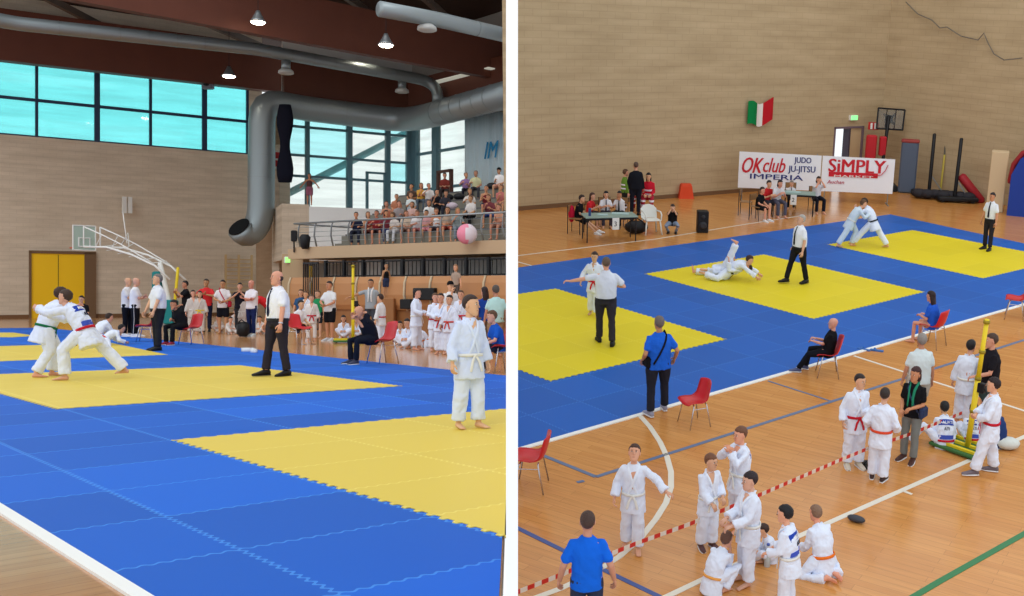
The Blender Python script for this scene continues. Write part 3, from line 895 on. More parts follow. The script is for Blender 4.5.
for z in (z0c + .05, 8.1, 9.3, 10.95, z1c): bx(mb, 0, LC, .05, .22, z - .07, z + .07)
wf = struct('window_2', mb, FR2, HL, MC)
for i in range(4):
    for (a, b_, mt) in ((z0c, 8.1, CY2), (8.1, 9.3, CY3 if i % 2 else CY2), (9.3, 10.95, (CY3, CY3, CY2, CY2)[i]), (10.95, z1c, CY3)):
        pb = MB(); bx(pb, lc(uc[i]) + .06, lc(uc[i + 1]) - .06, .12, .14, a, b_); link('pane', pb, mt, wf)
db = MB(); xa, xb_ = lc(366), lc(386)
bx(db, xa, xa + .14, -.06, .1, z0c, 8.6); bx(db, xb_ - .14, xb_, -.06, .1, z0c, 8.6); bx(db, xa, xb_, -.06, .1, 8.5, 8.62)
link('door_leaf_frame', db, FR2, wf)
# outside: steel brace and greenery seen through the glass
mb = MB(); a, b_ = HL.at(283, 196, 62.5), HL.at(408, 132, 67.5); mb.tube([a, b_], .22, 8); tag(link('steel_brace', mb, mat('brace_paint', (96, 170, 180), .5), None, HL.M, True), 'diagonal steel brace standing outside the tall bay windows', 'brace')
# right-hand window wall
MD, LD = along(V((WC1.x, WC1.y, 0)), V((WD1.x, WD1.y, 0)))
def ld(u): return (wallpt(u, V((WC1.x, WC1.y, 0)), dD) - V((WC1.x, WC1.y, 0))).length
mb = MB(); z1d = 12.3; bx(mb, 0, LD, 0, .3, 0, z0c - .2); bx(mb, 0, LD, 0, .3, z1d, ZR); struct('wall_right', mb, mat('grey_wall', (150, 146, 140), .8), HL, MD)
mb = MB(); ud = [413.5, 434.5, 467, 490, 512]
for i, u in enumerate(ud):
    x = ld(u); tk = (.6, .5, .3, .2, .2)[i]; bx(mb, x - tk / 2, x + tk / 2, -.05, .28, z0c - .2, z1d)
for z in (7.6, 9.8, z1d): bx(mb, 0, LD, .05, .2, z - .08, z + .08)
wf = struct('window_3', mb, FR2, HL, MD)
for i in range(4):
    for (a, b_, mt) in ((z0c - .2, 7.6, CY2), (7.6, 9.8, CY2), (9.8, z1d, CY2)):
        pb = MB(); bx(pb, ld(ud[i]) + .06, ld(ud[i + 1]) - .06, .12, .14, a, b_); link('pane', pb, mt, wf)
db = MB(); xa, xb_ = ld(438), ld(452)
for (x0, x1, za, zb_) in ((xa, xa + .14, z0c - .2, 8.6), (xb_ - .14, xb_, z0c - .2, 8.6), (xa, xb_, 8.45, 8.6)): bx(db, x0, x1, -.12, .1, za, zb_)
link('door_leaf_frame', db, mat('red_brown', (110, 70, 60), .6), wf)
# curtain
def curtain_mat():
    m = bpy.data.materials.new('curtain_cloth'); m.use_nodes = True; N = m.node_tree.nodes; L_k = m.node_tree.links; b = N['Principled BSDF']
    b.inputs['Base Color'].default_value = lin((240, 248, 252)); b.inputs['Roughness'].default_value = .9
    t = N.new('ShaderNodeBsdfTranslucent'); t.inputs[0].default_value = lin((225, 245, 252)); x = N.new('ShaderNodeMixShader'); x.inputs[0].default_value = .5
    L_k.new(b.outputs[0], x.inputs[1]); L_k.new(t.outputs[0], x.inputs[2]); L_k.new(x.outputs[0], N['Material Output'].inputs[0]); return m
A0, A1 = HL.at(468.5, CY, 58.3), HL.at(511, CY, 55.6); MK, LK = along(V((A0.x, A0.y, 0)), V((A1.x, A1.y, 0)))
mb = MB(); g = []
for i in range(61):
    x = LK * i / 60; y = -.25 + .13 * sin(i * 1.35) + .05 * sin(i * .5)
    g.append([V((x, y, 5.7)), V((x, y, 11.0)), V((x, y + .03, 11.0)), V((x, y + .03, 5.7))])
mb.loft(g); vs, fs = text_mesh('IM', 1.3, .01, .9, .3)
cv = thing('curtain', HL, (0, 0, 0), 0, 'long white curtain with blue brush lettering beside the tall windows', 'curtain')
link('cloth', mb, curtain_mat(), cv, MK, True)
tb = MB(); xo = LK * (491 - 468.5) / 42.5
tb.add([V((xo + p.x, -.46 + p.z, 8.55 + p.y)) for p in vs], fs); link('lettering', tb, mat('curtain_print', (40, 130, 180), .8), cv, MK)
tb = MB(); tb.tube([(-.2, -.25, 11.03), (LK, -.25, 11.03)], .05, 8); link('rail', tb, METAL, cv, MK)
# roof, beams
RF = mat('roof_boards', (62, 42, 34), .8, 0, .2, 0, 20, .3, .6); BM = mat('glulam', (98, 54, 40), .6, 0, .3, 0, 20, .18, 1.2)
mb = MB(); mb.prism([V((-75, 44, 0)), V((kk * 44, 44, 0)), V((kk * 68, 68, 0)), V((-75, 68, 0))], 16.9, 17.2); struct('ceiling', mb, RF, HL)
def beam(p, q, wd, z0, z1, label, m=BM):
    M2, L2 = along(V((p.x, p.y, 0)), V((q.x, q.y, 0))); mb = MB(); bx(mb, 0, L2, -wd / 2, wd / 2, z0, z1)
    o = link('roof_beam', mb, m, None, M2); tag(o, label, 'beam', None, 'structure'); return o
beam(P2(-25, 53.2), P2(282, 62.5), .7, ZT - .3, 15.9, 'brown laminated roof beam along the top of the window band')
uB = V((.905, 1, 0)).normalized(); pB = P2(256, 47.4)
beam(wallpt(60, pB, uB), wallpt(509, pB, uB), .5, 13.0, 15.2, 'long brown laminated roof beam crossing the upper left hall')
beam(P2(412, 62.9), P2(511, 55.8), .5, 12.35, 14.0, 'brown roof beam over the curtain and end windows')
for k, (ua, Da, ub, Db, z) in enumerate([(130, 50, 300, 66, 15.6), (20, 50, 150, 64, 15.9), (300, 46, 420, 62, 15.6), (350, 42, 470, 60, 15.7)]):
    p, q = P2(ua, Da), P2(ub, Db); mb = MB(); M2, L2 = along(p, q); bx(mb, 0, L2, -.12, .12, z, z + .35)
    o = link('roof_joist', mb, mat('joist', (104, 92, 84), .6), None, HL.M @ M2); tag(o, 'slim grey roof joist under the dark boards', 'joist', 'roof joists of the left hall', 'structure')
# skylight strip between the beams
mb = MB(); M2, L2 = along(P2(438, 60.5), P2(497, 56.5)); mb.box((L2 / 2, 0, 13.9 - CAMZ + .9), (L2, 1.1, .06)); o = struct('window_4', mb, emat('skylight', (205, 205, 190), .5), HL, M2)
# ducts
SP = mat('spiral_duct', (150, 160, 164), .42, .55, .5, .15, 3)
def duct(name, pts, r, label, flanges=True, ringstep=1.2):
    root = thing(name, HL, (0, 0, 0), 0, label, 'duct'); mb = MB()
    # smooth the corners
    out = [pts[0]]
    for i in range(1, len(pts) - 1):
        a, b_, c = pts[i - 1], pts[i], pts[i + 1]; k1 = min(1.7 * r * 1.0, (a - b_).length * .45); k2 = min(1.7 * r, (c - b_).length * .45)
        s_ = b_ + (a - b_).normalized() * k1; e_ = b_ + (c - b_).normalized() * k2
        for t in (0, .25, .5, .75, 1): out.append(s_ * (1 - t) ** 2 + b_ * 2 * t * (1 - t) + e_ * t * t)
    out.append(pts[-1]); mb.tube(out, r, 24, 0, False); link('pipe', mb, SP, root, None, True)
    if flanges:
        for a, b_ in zip(out, out[1:]):
            L = (b_ - a).length
            if L > ringstep * 1.5:
                d = (b_ - a).normalized()
                for k in range(1, int(L / ringstep)):
                    fb = MB(); fb.tube([a + d * k * ringstep, a + d * (k * ringstep + .05)], r * 1.025, 24, 0, False); link('seam_ring', fb, mat('duct_seam', (150, 158, 160), .35, .9), root)
    return root, out
H_ = HL.at
bigd, o_ = duct('air_duct', [H_(240, 228, 56.2), H_(247, 236, 56.6), H_(261, 222, 57), H_(262, 100, 57), H_(300, 108, 58.4), H_(398, 120, 61), H_(420, 118, 59.8), H_(513, 93, 52)], .69, 'large grey spiral air duct dropping down the pilaster and running along the windows')
mb = MB(); a = H_(239, 227, 56.1); b_ = H_(247, 236, 56.6); d_ = (a - b_).normalized(); mb.tube([a, a + d_ * .03], .6, 20, 0, False); link('duct_mouth_shade', mb, BLACK, bigd)  # black disc stands in for the shade inside the open duct end
p1d, _ = duct('ventilation_pipe', [H_(-20, 16, 45), H_(12, 23, 46), H_(256, 49, 52), H_(425, 80, 59.3), H_(437, 88, 59.5), H_(438, 104, 59.3)], .31, 'grey ventilation pipe under the roof ending in a bend over the big duct')
p2d, _ = duct('ventilation_pipe', [H_(380, 9, 39.4), H_(440, 20, 41.4), H_(513, 37, 44)], .3, 'short grey ventilation pipe crossing the top corner near the curtain')
def diffuser(u, v, D, label, top):
    c = H_(u, v, D); root = thing('air_diffuser', HL, c, 0, label, 'air diffuser', 'round air diffusers')
    mb = MB(); mb.tube([(0, 0, top), (0, 0, .05)], .22, 14, 0, False); link('neck', mb, SP, root, None, True)
    mb = MB(); mb.tube([(0, 0, .1), (0, 0, 0), (0, 0, -.12), (0, 0, -.16)], [.24, .36, .38, .3], 18, 0, False); link('cone', mb, mat('diffuser_white', (190, 192, 190), .5), root, None, True)
diffuser(427, 27, 41, 'grey round air diffuser below the pipe nearest the top corner', .5)
diffuser(286, 71, 53.2, 'grey round air diffuser hanging under the long pipe, over the tall bay', .5)
diffuser(402, 90, 58.4, 'small round air diffuser near the bent end of the long pipe', .5)
# hanging lamps
LAMP = emat('lamp_glow', (255, 240, 215), 22)
def lamp(u, v, D, label, up):
    c = H_(u, v, D); root = thing('high_bay_lamp', HL, c, 0, label, 'lamp', 'lit lamps under the roof')
    mb = MB(); mb.tube([(0, 0, .5), (0, 0, .35), (0, 0, .12), (0, 0, 0)], [.08, .14, .26, .36], 18, 0, False); link('lamp_shade', mb, METAL, root, None, True)
    mb = MB(); mb.ell((0, 0, -.01), (.3, .3, .1), 16, 8); link('lamp_glass', mb, LAMP, root, None, True)
    mb = MB(); mb.tube([(0, 0, .5), (0, 0, up)], .015, 6); link('hanging_rod', mb, BLACK, root)
lamp(258, 22, 46, 'lit roof lamp at the upper edge of the long beam', 2)
lamp(229, 76, 54, 'lit roof lamp hanging over the right end of the window band', 2.6)
lamp(368, 52, 56, 'lit roof lamp seen just under the long beam, further of the close pair', 2)
lamp(386, 45, 46, 'lit roof lamp on a long rod in front of the long beam', 3)
# wall speaker / camera box on the window frame
mb = MB(); mb.box((0, 0, 0), (.6, .4, .6), 0, None, .05); mb.tube([(0, -.2, 0), (0, -.32, 0)], .16, 12, 1); c = H_(208, 84, 60)
solo('wall_loudspeaker', mb, [mat('spk', (110, 116, 130), .6), BLACK], HL, c, 0, 'small grey box loudspeaker fixed to a window mullion', 'loudspeaker')
# the beam over the tall bay windows
beam(P2(283, 59.6), P2(411, 64.0), .5, z1c - .1, 14.6, 'brown roof beam over the tall bay windows')
# white radiant heater box on the brick wall with its cable
mb = MB(); c = H_(127, 205, 58.1); mb.box((-.14, 0, 0), (.2, .2, .9)); mb.box((.14, 0, 0), (.2, .2, .9))
o = solo('wall_heater', mb, WHITEP, HL, c, R(42), 'white twin box fixed on the brick wall above the basketball backboard', 'wall box')
# dark drape on the pier, fire signs
c = P2(285, 56.5); mb = MB(); g = []
for i in range(12):
    z = 7.3 + i * .38 ; wv = .36 + .1 * sin(i * .9)
    g.append([V((wv * cos(2 * PI * j / 10), .2 * sin(2 * PI * j / 10) , z)) for j in range(10)])
mb.loft(g); o = solo('dark_drape', mb, cloth((26, 28, 42)), HL, (c.x, c.y, 0), 0, 'dark navy drape gathered at the edge of the bay windows', 'drape', None, True)
mb = MB(); c = H_(278, 160, 58.2); mb.box((0, 0, 0), (.4, .06, 1.0)); mb.box((0, -.04, .25), (.3, .03, .35), 1); mb.box((0, -.04, -.2), (.3, .03, .35), 1)
solo('fire_sign', mb, [mat('sign_white', (220, 215, 205), .6), mat('sign_red', (190, 40, 40), .5)], HL, c, R(40), 'white and red fire sign high on the brick pier', 'sign')
c = H_(291, 260, 41.3)
mb = MB(); mb.box((0, 0, 0), (.5, .1, .26), 0, None, .02); mb.box((0, -.055, 0), (.44, .02, .2), 1)
solo('exit_lamp', mb, [WHITEP, emat('exit_green', (150, 235, 120), 1.2)], HL, c, R(30), 'small lit green emergency exit lamp beside the balcony', 'exit sign')
# ---- balcony: upper stand
F0, F1 = P2(293, 40), P2(512, 34)
F0 = V((F0.x, F0.y, 0)); F1 = V((F1.x, F1.y, 0)); MF, LF = along(F0, F1); dF = (F1 - F0).normalized(); nF = V((-dF.y, dF.x, 0))
def lf(u, off=0.0):
    return (wallpt(u, F0 + nF * off, dF) - (F0 + nF * off)).dot(dF)
CONC = mat('concrete', (150, 140, 126), .85, 0, .2, 0, 20, .08, 2); FASC = mat('balcony_fascia', (196, 168, 136), .8, 0, .2, 0, 20, .05, 1)
mb = MB(); bx(mb, 0, LF, 0, .25, 2.66, 3.1); bx(mb, 0, LF, .25, 13, 2.85, 3.05, 1); struct('floor_balcony', mb, [FASC, CONC], HL, MF)
mb = MB(); bx(mb, -.3, 0, .0, 13, 2.66, 3.04); struct('wall_balcony_end', mb, FASC, HL, MF)
# stepped seating
STP = mat('stand_concrete', (122, 118, 108), .85, 0, .2, 0, 20, .1, 2); BEN = mat('bench_board', (84, 82, 84), .7)
stand = thing('spectator_stand', HL, (0, 0, 0), 0, 'stepped grey spectator stand on the balcony behind the rail', 'stand')
ROWS = []
for k in range(1, 6):
    off = 1.5 + (k - 1) * 1.35; z = 3.05 + .52 * k; x0 = lf(328 + 13.5 * k, off)
    xe = lf(511, off); mb = MB(); bx(mb, x0, xe, off, off + (1.35 if k < 5 else 2.4), 3.05, z); link('step', mb, STP, stand, MF)
    mb = MB(); bx(mb, x0 + .2, xe, off + .02, off + .4, z, z + .06); link('bench', mb, BEN, stand, MF); ROWS.append((off, z, x0))
    mb = MB(); bx(mb, x0 - .9, x0, off + .4, off + 1.35, 3.05, z - .26); link('stair', mb, STP, stand, MF)
# white raised walkway below the windows
mb = MB(); qa, qb = P2(309, 54.6), P2(425, 57.5); MW, LW = along(V((qa.x, qa.y, 0)), V((qb.x, qb.y, 0))); bx(mb, 0, LW, 0, 6.2, 3.05, 5.85); struct('wall_parapet', mb, mat('parapet_white', (246, 248, 248), .8), HL, MW)
mb = MB(); qa2 = P2(282, 54.0); MW2, LW2 = along(V((qa2.x, qa2.y, 0)), V((qa.x, qa.y, 0))); bx(mb, 0, LW2, 0, 5.0, 3.05, 5.95); struct('wall_parapet_end', mb, BR, HL, MW2)
# balcony railing
rl = thing('balcony_railing', HL, (0, 0, 0), 0, 'grey tubular balcony railing with leaning posts and wires', 'railing')
mb = MB(); mb.tube([MF @ V((0, .05, 4.0)), MF @ V((LF, .05, 4.0))], .035, 8, 0, False); link('handrail', mb, METAL, rl, None, True)
mb = MB()
for z in (3.3, 3.48, 3.66, 3.84): mb.tube([MF @ V((0, .1, z)), MF @ V((LF, .1, z))], .009, 5, 0, False)
link('wires', mb, METAL, rl)
k = 0; x = .3
while x < LF:
    mb = MB(); mb.tube([MF @ V((x, .12, 3.05)), MF @ V((x, .0, 3.5)), MF @ V((x, .03, 3.85)), MF @ V((x, .1, 4.0))], [.04, .04, .035, .03], 6, 0, False, (nF, .4)); link('post', mb, METAL, rl, None, True); x += .95
mb = MB(); mb.tube([MF @ V((.0, .05, 4.0)), MF @ V((.0, 9, 4.0))], .035, 8, 0, False); link('end_rail', mb, METAL, rl)
# pink and white balloon bundle against the rail
mb = MB(); c = H_(467, 234, 34.6)
mb.ell((0, 0, 0), (.34, .26, .34), 16, 10); mb.m = [1 if (sum((mb.v[i].x for i in f)) / len(f) > .05) else 0 for f in mb.f]; solo('beach_ball', mb, [mat('pink_ball', (236, 140, 165), .4, 0, .4), mat('white_ball', (226, 214, 222), .4, 0, .4)], HL, c, 0, 'large pink and white inflatable ball behind the balcony rail', 'ball', None, True)
# ---- lower retractable stand, wood panelled front
G0, G1 = P2(289, 38.6), P2(512, 33.2); G0.z = G1.z = 0; MG, LG = along(G0, G1); dG = (G1 - G0).normalized()
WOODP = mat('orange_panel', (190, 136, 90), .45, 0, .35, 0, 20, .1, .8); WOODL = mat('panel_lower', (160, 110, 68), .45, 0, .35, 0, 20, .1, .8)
st = thing('retractable_stand', HL, (0, 0, 0), 0, 'closed retractable stand with an orange wooden front under the balcony', 'stand')
zt = 1.93
n_ = 9; rib = []
for i in range(n_):
    x0, x1 = LG * i / n_, LG * (i + 1) / n_; g = []
    for (y, z) in ((.16, .78), (.06, .95), (0, 1.3), (.02, 1.7), (.1, zt)):
        g.append([V((x0 + .04, y, z)), V((x1 - .04, y, z)), V((x1 - .04, y + .05, z)), V((x0 + .04, y + .05, z))])
    mb = MB(); mb.loft(g); link('front_panel', mb, WOODP, st, MG)
    mb = MB(); mb.tube([(x0, .14, .76), (x0, .03, 1.0), (x0, -.03, 1.3), (x0, -.01, 1.7), (x0, .08, zt)], .035, 6, 0, False); link('rib', mb, mat('rib_paint', (206, 190, 160), .5), st, MG)
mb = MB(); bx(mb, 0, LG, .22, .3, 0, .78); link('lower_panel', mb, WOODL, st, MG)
mb = MB(); bx(mb, 0, LG, .1, 1.4, zt - .06, zt); link('deck', mb, mat('deck_grey', (112, 104, 98), .7), st, MG)
# dark cases against the panel
for (u0, u1, v0, v1, lab) in ((403, 414, 299, 309, 'small black case resting high against the orange panel'), (416, 437, 288, 300, 'long black case fixed on the orange panel behind the judo boys')):
    a = G0 + dG * 0; xa = (wallpt(u0, G0, dG) - G0).dot(dG); xb_ = (wallpt(u1, G0, dG) - G0).dot(dG); D = G0.y + dG.y * xa
    za, zb_ = CAMZ + (CY - v1) / FPX * D, CAMZ + (CY - v0) / FPX * D; mb = MB(); mb.box(((xa + xb_) / 2, -.06, (za + zb_) / 2), (xb_ - xa, .2, zb_ - za), 0, None, .02)
    o = link('equipment_case', mb, BLACK, None, MG); tag(o, lab, 'case')
# black railing above
br = thing('black_railing', HL, (0, 0, 0), 0, 'black vertical-bar railing on top of the orange panelled stand', 'railing')
xr0 = (wallpt(314, G0, dG) - G0).dot(dG)
mb = MB(); x = xr0
while x < LG: bx(mb, x - .012, x + .012, .52, .545, zt + .05, zt + .55); x += .19
link('bars', mb, BLACK, br, MG)
mb = MB(); bx(mb, xr0, LG, .5, .56, zt + .53, zt + .58); bx(mb, xr0, LG, .5, .56, zt + .02, zt + .07); link('rails', mb, BLACK, br, MG)
x = xr0
while x < LG: mb = MB(); bx(mb, x - .05, x + .05, .47, .58, zt, zt + .62); link('post', mb, BLACK, br, MG); x += .98
# wall behind, service door, gate with bars at the left end
mb = MB(); bx(mb, 0, LG, 3.2, 3.4, 0, 2.66); struct('wall_under_balcony', mb, mat('grey_backwall', (225, 225, 222), .8), HL, MG)
mb = MB(); MY, LY = along(P2(290, 45), P2(310, 44)); bx(mb, 0, LY, 0, .1, 0, 2.5); struct('door_2', mb, mat('yellow_door2', (214, 170, 52), .5), HL, MY)
gt = thing('barred_gate', HL, (0, 0, 0), 0, 'black barred gate left of the orange panelled stand', 'gate')
MG2, LG2 = along(P2(303, 37.8), P2(318, 37.2)); mb = MB()
for i in range(9): x = LG2 * i / 8; bx(mb, x - .014, x + .014, 0, .03, .1, 2.45)
link('bars', mb, BLACK, gt, MG2); mb = MB(); bx(mb, 0, LG2, -.01, .04, 2.4, 2.47); bx(mb, 0, LG2, -.01, .04, 1.2, 1.26); bx(mb, 0, LG2, -.01, .04, .05, .11); link('frame', mb, BLACK, gt, MG2)
mb = MB(); MQ, LQ = along(P2(282, 41.5), P2(303, 40.8)); bx(mb, 0, LQ, 0, .3, 0, 2.9); struct('wall_passage', mb, mat('passage_wall', (176, 150, 118), .8), HL, MQ)
# loudspeaker on a bracket at the balcony end
c = H_(294, 236, 39.8); mb = MB(); mb.box((0, 0, 0), (.22, .25, .42), 0, None, .03); mb.tube([(0, 0, -.2), (.0, .1, -.6)], .03, 6); solo('loudspeaker', mb, BLACK, HL, c, R(20), 'black loudspeaker mounted at the left end of the balcony', 'loudspeaker')
c = H_(305, 248, 39.4); mb = MB(); mb.tube([(0, 0, -.0), (0, 0, .35)], [.16, .2], 12); solo('waste_bin', mb, BLACK, HL, (c.x, c.y, 3.1), 0, 'small black bin on the balcony edge near its left end', 'bin', None, True)
# wall bars behind the standing spectators
wbm = thing('wall_bars', HL, (0, 0, 0), 0, 'pale wooden climbing wall bars on the brick wall', 'wall bars')
MX, LX = along(wallpt(226, WB0 - V((0, .6, 0)), dB), wallpt(252, WB0 - V((0, .6, 0)), dB))
for x in (0, LX / 2, LX): mb = MB(); bx(mb, x - .05, x + .05, 0, .12, 0, 3.6); link('upright', mb, mat('bar_wood', (206, 176, 130), .6), wbm, MX)
mb = MB()
for i in range(14): mb.tube([(0, .03, .2 + i * .24), (LX, .03, .2 + i * .24)], .03, 6)
link('rungs', mb, mat('bar_wood', (206, 176, 130), .6), wbm, MX)

# ---- mats of the left hall
F = HL.floor
oL = F(171, 441.7); eA = (F(506, 409.9) - oL).normalized(); eB = (F(506, 540.2) - oL).normalized()
T = 1.17; TL = (oL, eA * T, eB * T)
nearedge = F(12, 517.5); ne2 = F(118, 584); dN = (ne2 - nearedge).normalized()
blue = [F(-60, 329), F(45, 328), F(511.5, 376.8), V((kk * 4.75 - .06, 4.75, 0)), nearedge + dN * ((kk * 4.75 - .06 - nearedge.x) / dN.x), nearedge - dN * 14]
MATPOLY.append((HL, blue))
slab(HL, 'tatami_mat', blue, .001, .012, tatami_mat('blue_tatami', (2, 96, 204), (80, 160, 240), 1, .62, .16), 'large blue puzzle-mat area in the low-angle hall with the windows', 'mat', None, None, TL)
strip(HL, 'trim_mat_edge', [nearedge - dN * 14, nearedge + dN * ((kk * 4.75 - .06 - nearedge.x) / dN.x)], .075, mat('white_tape', (240, 240, 236), .6), .0, .017)
YEL = tatami_mat('yellow_tatami', (232, 204, 84), (250, 232, 130), 1, .5, .03)
def line_x(a, b, c, d):
    r_ = b - a; s_ = d - c; t = ((c.x - a.x) * s_.y - (c.y - a.y) * s_.x) / (r_.x * s_.y - r_.y * s_.x); return a + r_ * t
far = [oL, F(512, 409.3), V((kk * 5.6 - .05, 5.6, 0)), F(512, 542)]
slab(HL, 'yellow_mat', jag([F(512, 409.3), F(511, 542), oL][::-1]) , .0125, .018, YEL, 'yellow fighting area with the small boy standing on it, nearest in the hall with windows', 'mat', None, None, TL)
Y = [F(-40, 384), F(55, 410.4), F(402.5, 387), F(240, 366), F(-40, 376.5)]
slab(HL, 'yellow_mat', jag(Y), .0125, .018, YEL, 'yellow fighting area under the grappling pair and the referee with the tie', 'mat', None, None, TL)
Y = [F(-30, 363.5), F(12, 361.5), F(168, 355.4), F(112, 343.5), F(-30, 347.6)]
slab(HL, 'yellow_mat', jag(Y), .0125, .018, YEL, 'yellow fighting area beside the grey-haired referee, thin and far off', 'mat', None, None, TL)
Y = [F(-30, 337.5), F(12, 337.8), F(36, 336.3), F(14, 333), F(-30, 333)]
slab(HL, 'yellow_mat', jag(Y), .0125, .018, YEL, 'furthest yellow fighting area, only a sliver beyond the grapplers', 'mat', None, None, TL)

# ---- basketball stand, left hall
bh = thing('basketball_stand', HL, (0, 0, 0), 0, 'white portable basketball stand with teal padding, folded out before the brick wall', 'basketball stand')
DB = 43.0
def q(u, v, D=DB): return HL.at(u, v, D)
mb = MB(); mb.tube([q(174, 322), q(160, 264)], .1, 10); link('mast', mb, WHITEP, bh, None, True)
mb = MB(); mb.box(q(157.5, 283), (.34, .34, .95), 0, None, .05); link('mast_pad', mb, mat('teal_pad', (22, 128, 130), .6), bh)
mb = MB(); mb.box(q(171, 312), (.42, .5, 1.0), 0, None, .05); link('base_pad', mb, mat('teal_pad', (22, 128, 130), .6), bh)
mb = MB(); c = F(170, 326); mb.box(c + V((0, .8, .12)), (.9, 2.4, .24), 0, None, .04); link('base', mb, mat('base_grey', (150, 150, 150), .6), bh)
arm = MB()
lo_ = [q(92, 247), q(115, 247.5), q(140, 255), q(163, 266), q(178, 280)]; up_ = [q(92, 227), q(110, 235), q(128, 244), q(150, 257), q(162, 264)]
for sh_ in (-.2, .2):
    o2 = V((sh_, sh_ * 1.2, 0))
    arm.tube([p + o2 for p in lo_], .045, 8, 0, False); arm.tube([p + o2 for p in up_], .03, 6, 0, False)
    arm.tube([q(104, 247) + o2, q(110, 235) + o2], .018, 5); arm.tube([q(118, 248) + o2, q(126, 243) + o2], .018, 5); arm.tube([q(92, 227) + o2, q(92, 247) + o2], .03, 5)
for i in range(6):
    a = q(104 + i * 11, 247.5 + i * 3.2) ; arm.tube([a + V((-.2, -.24, 0)), a + V((.2, .24, 0.1))], .02, 5)
arm.tube([q(123, 213), q(127, 243)], .02, 6); arm.tube([q(122, 244), q(128, 233), q(129, 246)], .025, 6)
link('boom', arm, WHITEP, bh, None, True)
mb = MB(); mb.tube([q(178, 268), q(175, 300), q(176, 325)], .06, 8); link('yellow_strut', mb, YELLOWP, bh, None, True)
mb = MB(); bc = q(84, 238); rb = Matrix.Rotation(R(58), 3, 'Z'); mb.box(bc, (.9, .05, 1.0), 0, rb); link('backboard', mb, mat('clear_board', (176, 196, 184), .25), bh)
mb = MB()
for (x0, z0, x1, z1) in ((-.45, -.5, .45, -.5), (-.45, .5, .45, .5), (-.45, -.5, -.45, .5), (.45, -.5, .45, .5), (-.22, -.35, .22, -.35), (-.22, .0, .22, .0), (-.22, -.35, -.22, 0), (.22, -.35, .22, 0)):
    mb.tube([bc + rb @ V((x0, -.03, z0)), bc + rb @ V((x1, -.03, z1))], .025, 6)
link('board_frame', mb, WHITEP, bh)
mb = MB(); rc = q(76.5, 248); mb.tube([rc + V((.24 * cos(2 * PI * i / 20), .24 * sin(2 * PI * i / 20), 0)) for i in range(21)], .018, 6, 0, False); mb.tube([rc + V((.2, .1, 0)), bc + V((0, 0, -.4))], .02, 6); link('ring', mb, mat('orange_ring', (214, 70, 40), .5), bh)

# ---- partition between the halls (its end faces the viewer)
pw = MB(); a = V((kk * 4.6, 4.6, 0)); b_ = V((kk * 66, 66, 0)); MPT, LPT = along(a, b_); pw.box((LPT / 2, 0, 8), (LPT, .0515, 36))
struct('wall_partition', pw, mat('partition_white', (250, 250, 250), .8), HL, MPT)
# ================================================================== HIGH-VIEW HALL
G = HRF.floor; hr = HRF
def vwall(name, a, b_, H, t, m, away=True):
    M2, L2 = along(V((a.x, a.y, 0)), V((b_.x, b_.y, 0))); mb = MB(); bx(mb, 0, L2, 0, t, 0, H); return struct(name, mb, m, hr, M2), M2, L2
BR2 = block_mat('block_wall_sand', (194, 172, 138), (197, 175, 141), (186, 164, 131), .6, .22, .012)
wl = G(518, 210.6); wc = G(877, 181.3); wr = G(1012, 206.5)
dl = (wc - wl).normalized(); dr = (wr - wc).normalized()
wl2 = wl - dl * .35; wr2 = wr + dr * 3
# door opening in the far wall
def xw(u, v, A, d): # distance along wall of the picture point
    n_ = V((-d.y, d.x, 0)); P = hr.plane(u, v, A, n_); return (P - A).dot(d), P.z
MFW, LFW = along(wl2, wc)
dxa, dzt = xw(834.5, 127, wl2, dl); dxb, _z = xw(864, 127.5, wl2, dl)
mb = MB(); bx(mb, 0, dxa, 0, .3, 0, 12.5); bx(mb, dxb, LFW, 0, .3, 0, 12.5); bx(mb, dxa, dxb, 0, .3, dzt, 12.5)
struct('wall_far', mb, BR2, hr, MFW)
vwall('wall_side', wc, wr2, 12.5, .3, BR2)
mb = MB(); bx(mb, 0, dxa, -.03, 0, 0, .14); bx(mb, dxb, LFW, -.03, 0, 0, .14); struct('baseboard_far', mb, mat('dark_base', (120, 88, 60), .6), hr, MFW)
# open door to the outside
xm = dxa + (dxb - dxa) * .5
mb = MB()
for (x0, x1, z0, z1) in ((dxa, dxa + .08, 0, dzt), (dxb - .08, dxb, 0, dzt), (dxa, dxb, dzt - .08, dzt)): bx(mb, x0, x1, -.02, .3, z0, z1)
dd = struct('door_3', mb, mat('door_frame_grey', (120, 100, 110), .6), hr, MFW)
mb = MB(); bx(mb, xm + .05, dxb - .08, .05, .1, 0, dzt - .08); link('door_leaf', mb, mat('door_beige', (206, 178, 138), .5), dd)
mb = MB(); bx(mb, xm - .03, xm + .05, -.05, .3, 0, dzt - .08); mb.tube([(xm - .05, -.1, 1.0), (xm - .05, -.1, 1.25)], .03, 8); link('door_bar', mb, mat('bar_dark', (70, 60, 74), .5), dd)
# exit lamp
x_, z_ = xw(852.3, 117.5, wl2, dl); mb = MB(); bx(mb, x_ - .19, x_ + .19, -.12, 0, z_ - .1, z_ + .1); bx(mb, x_ - .17, x_ + .17, -.135, -.12, z_ - .08, z_ + .08, 1)
o = link('exit_lamp', mb, [WHITEP, emat('exit_green2', (120, 240, 130), 1.5)], None, hr.M @ MFW); tag(o, 'lit green exit lamp over the open door in the corner', 'exit sign')
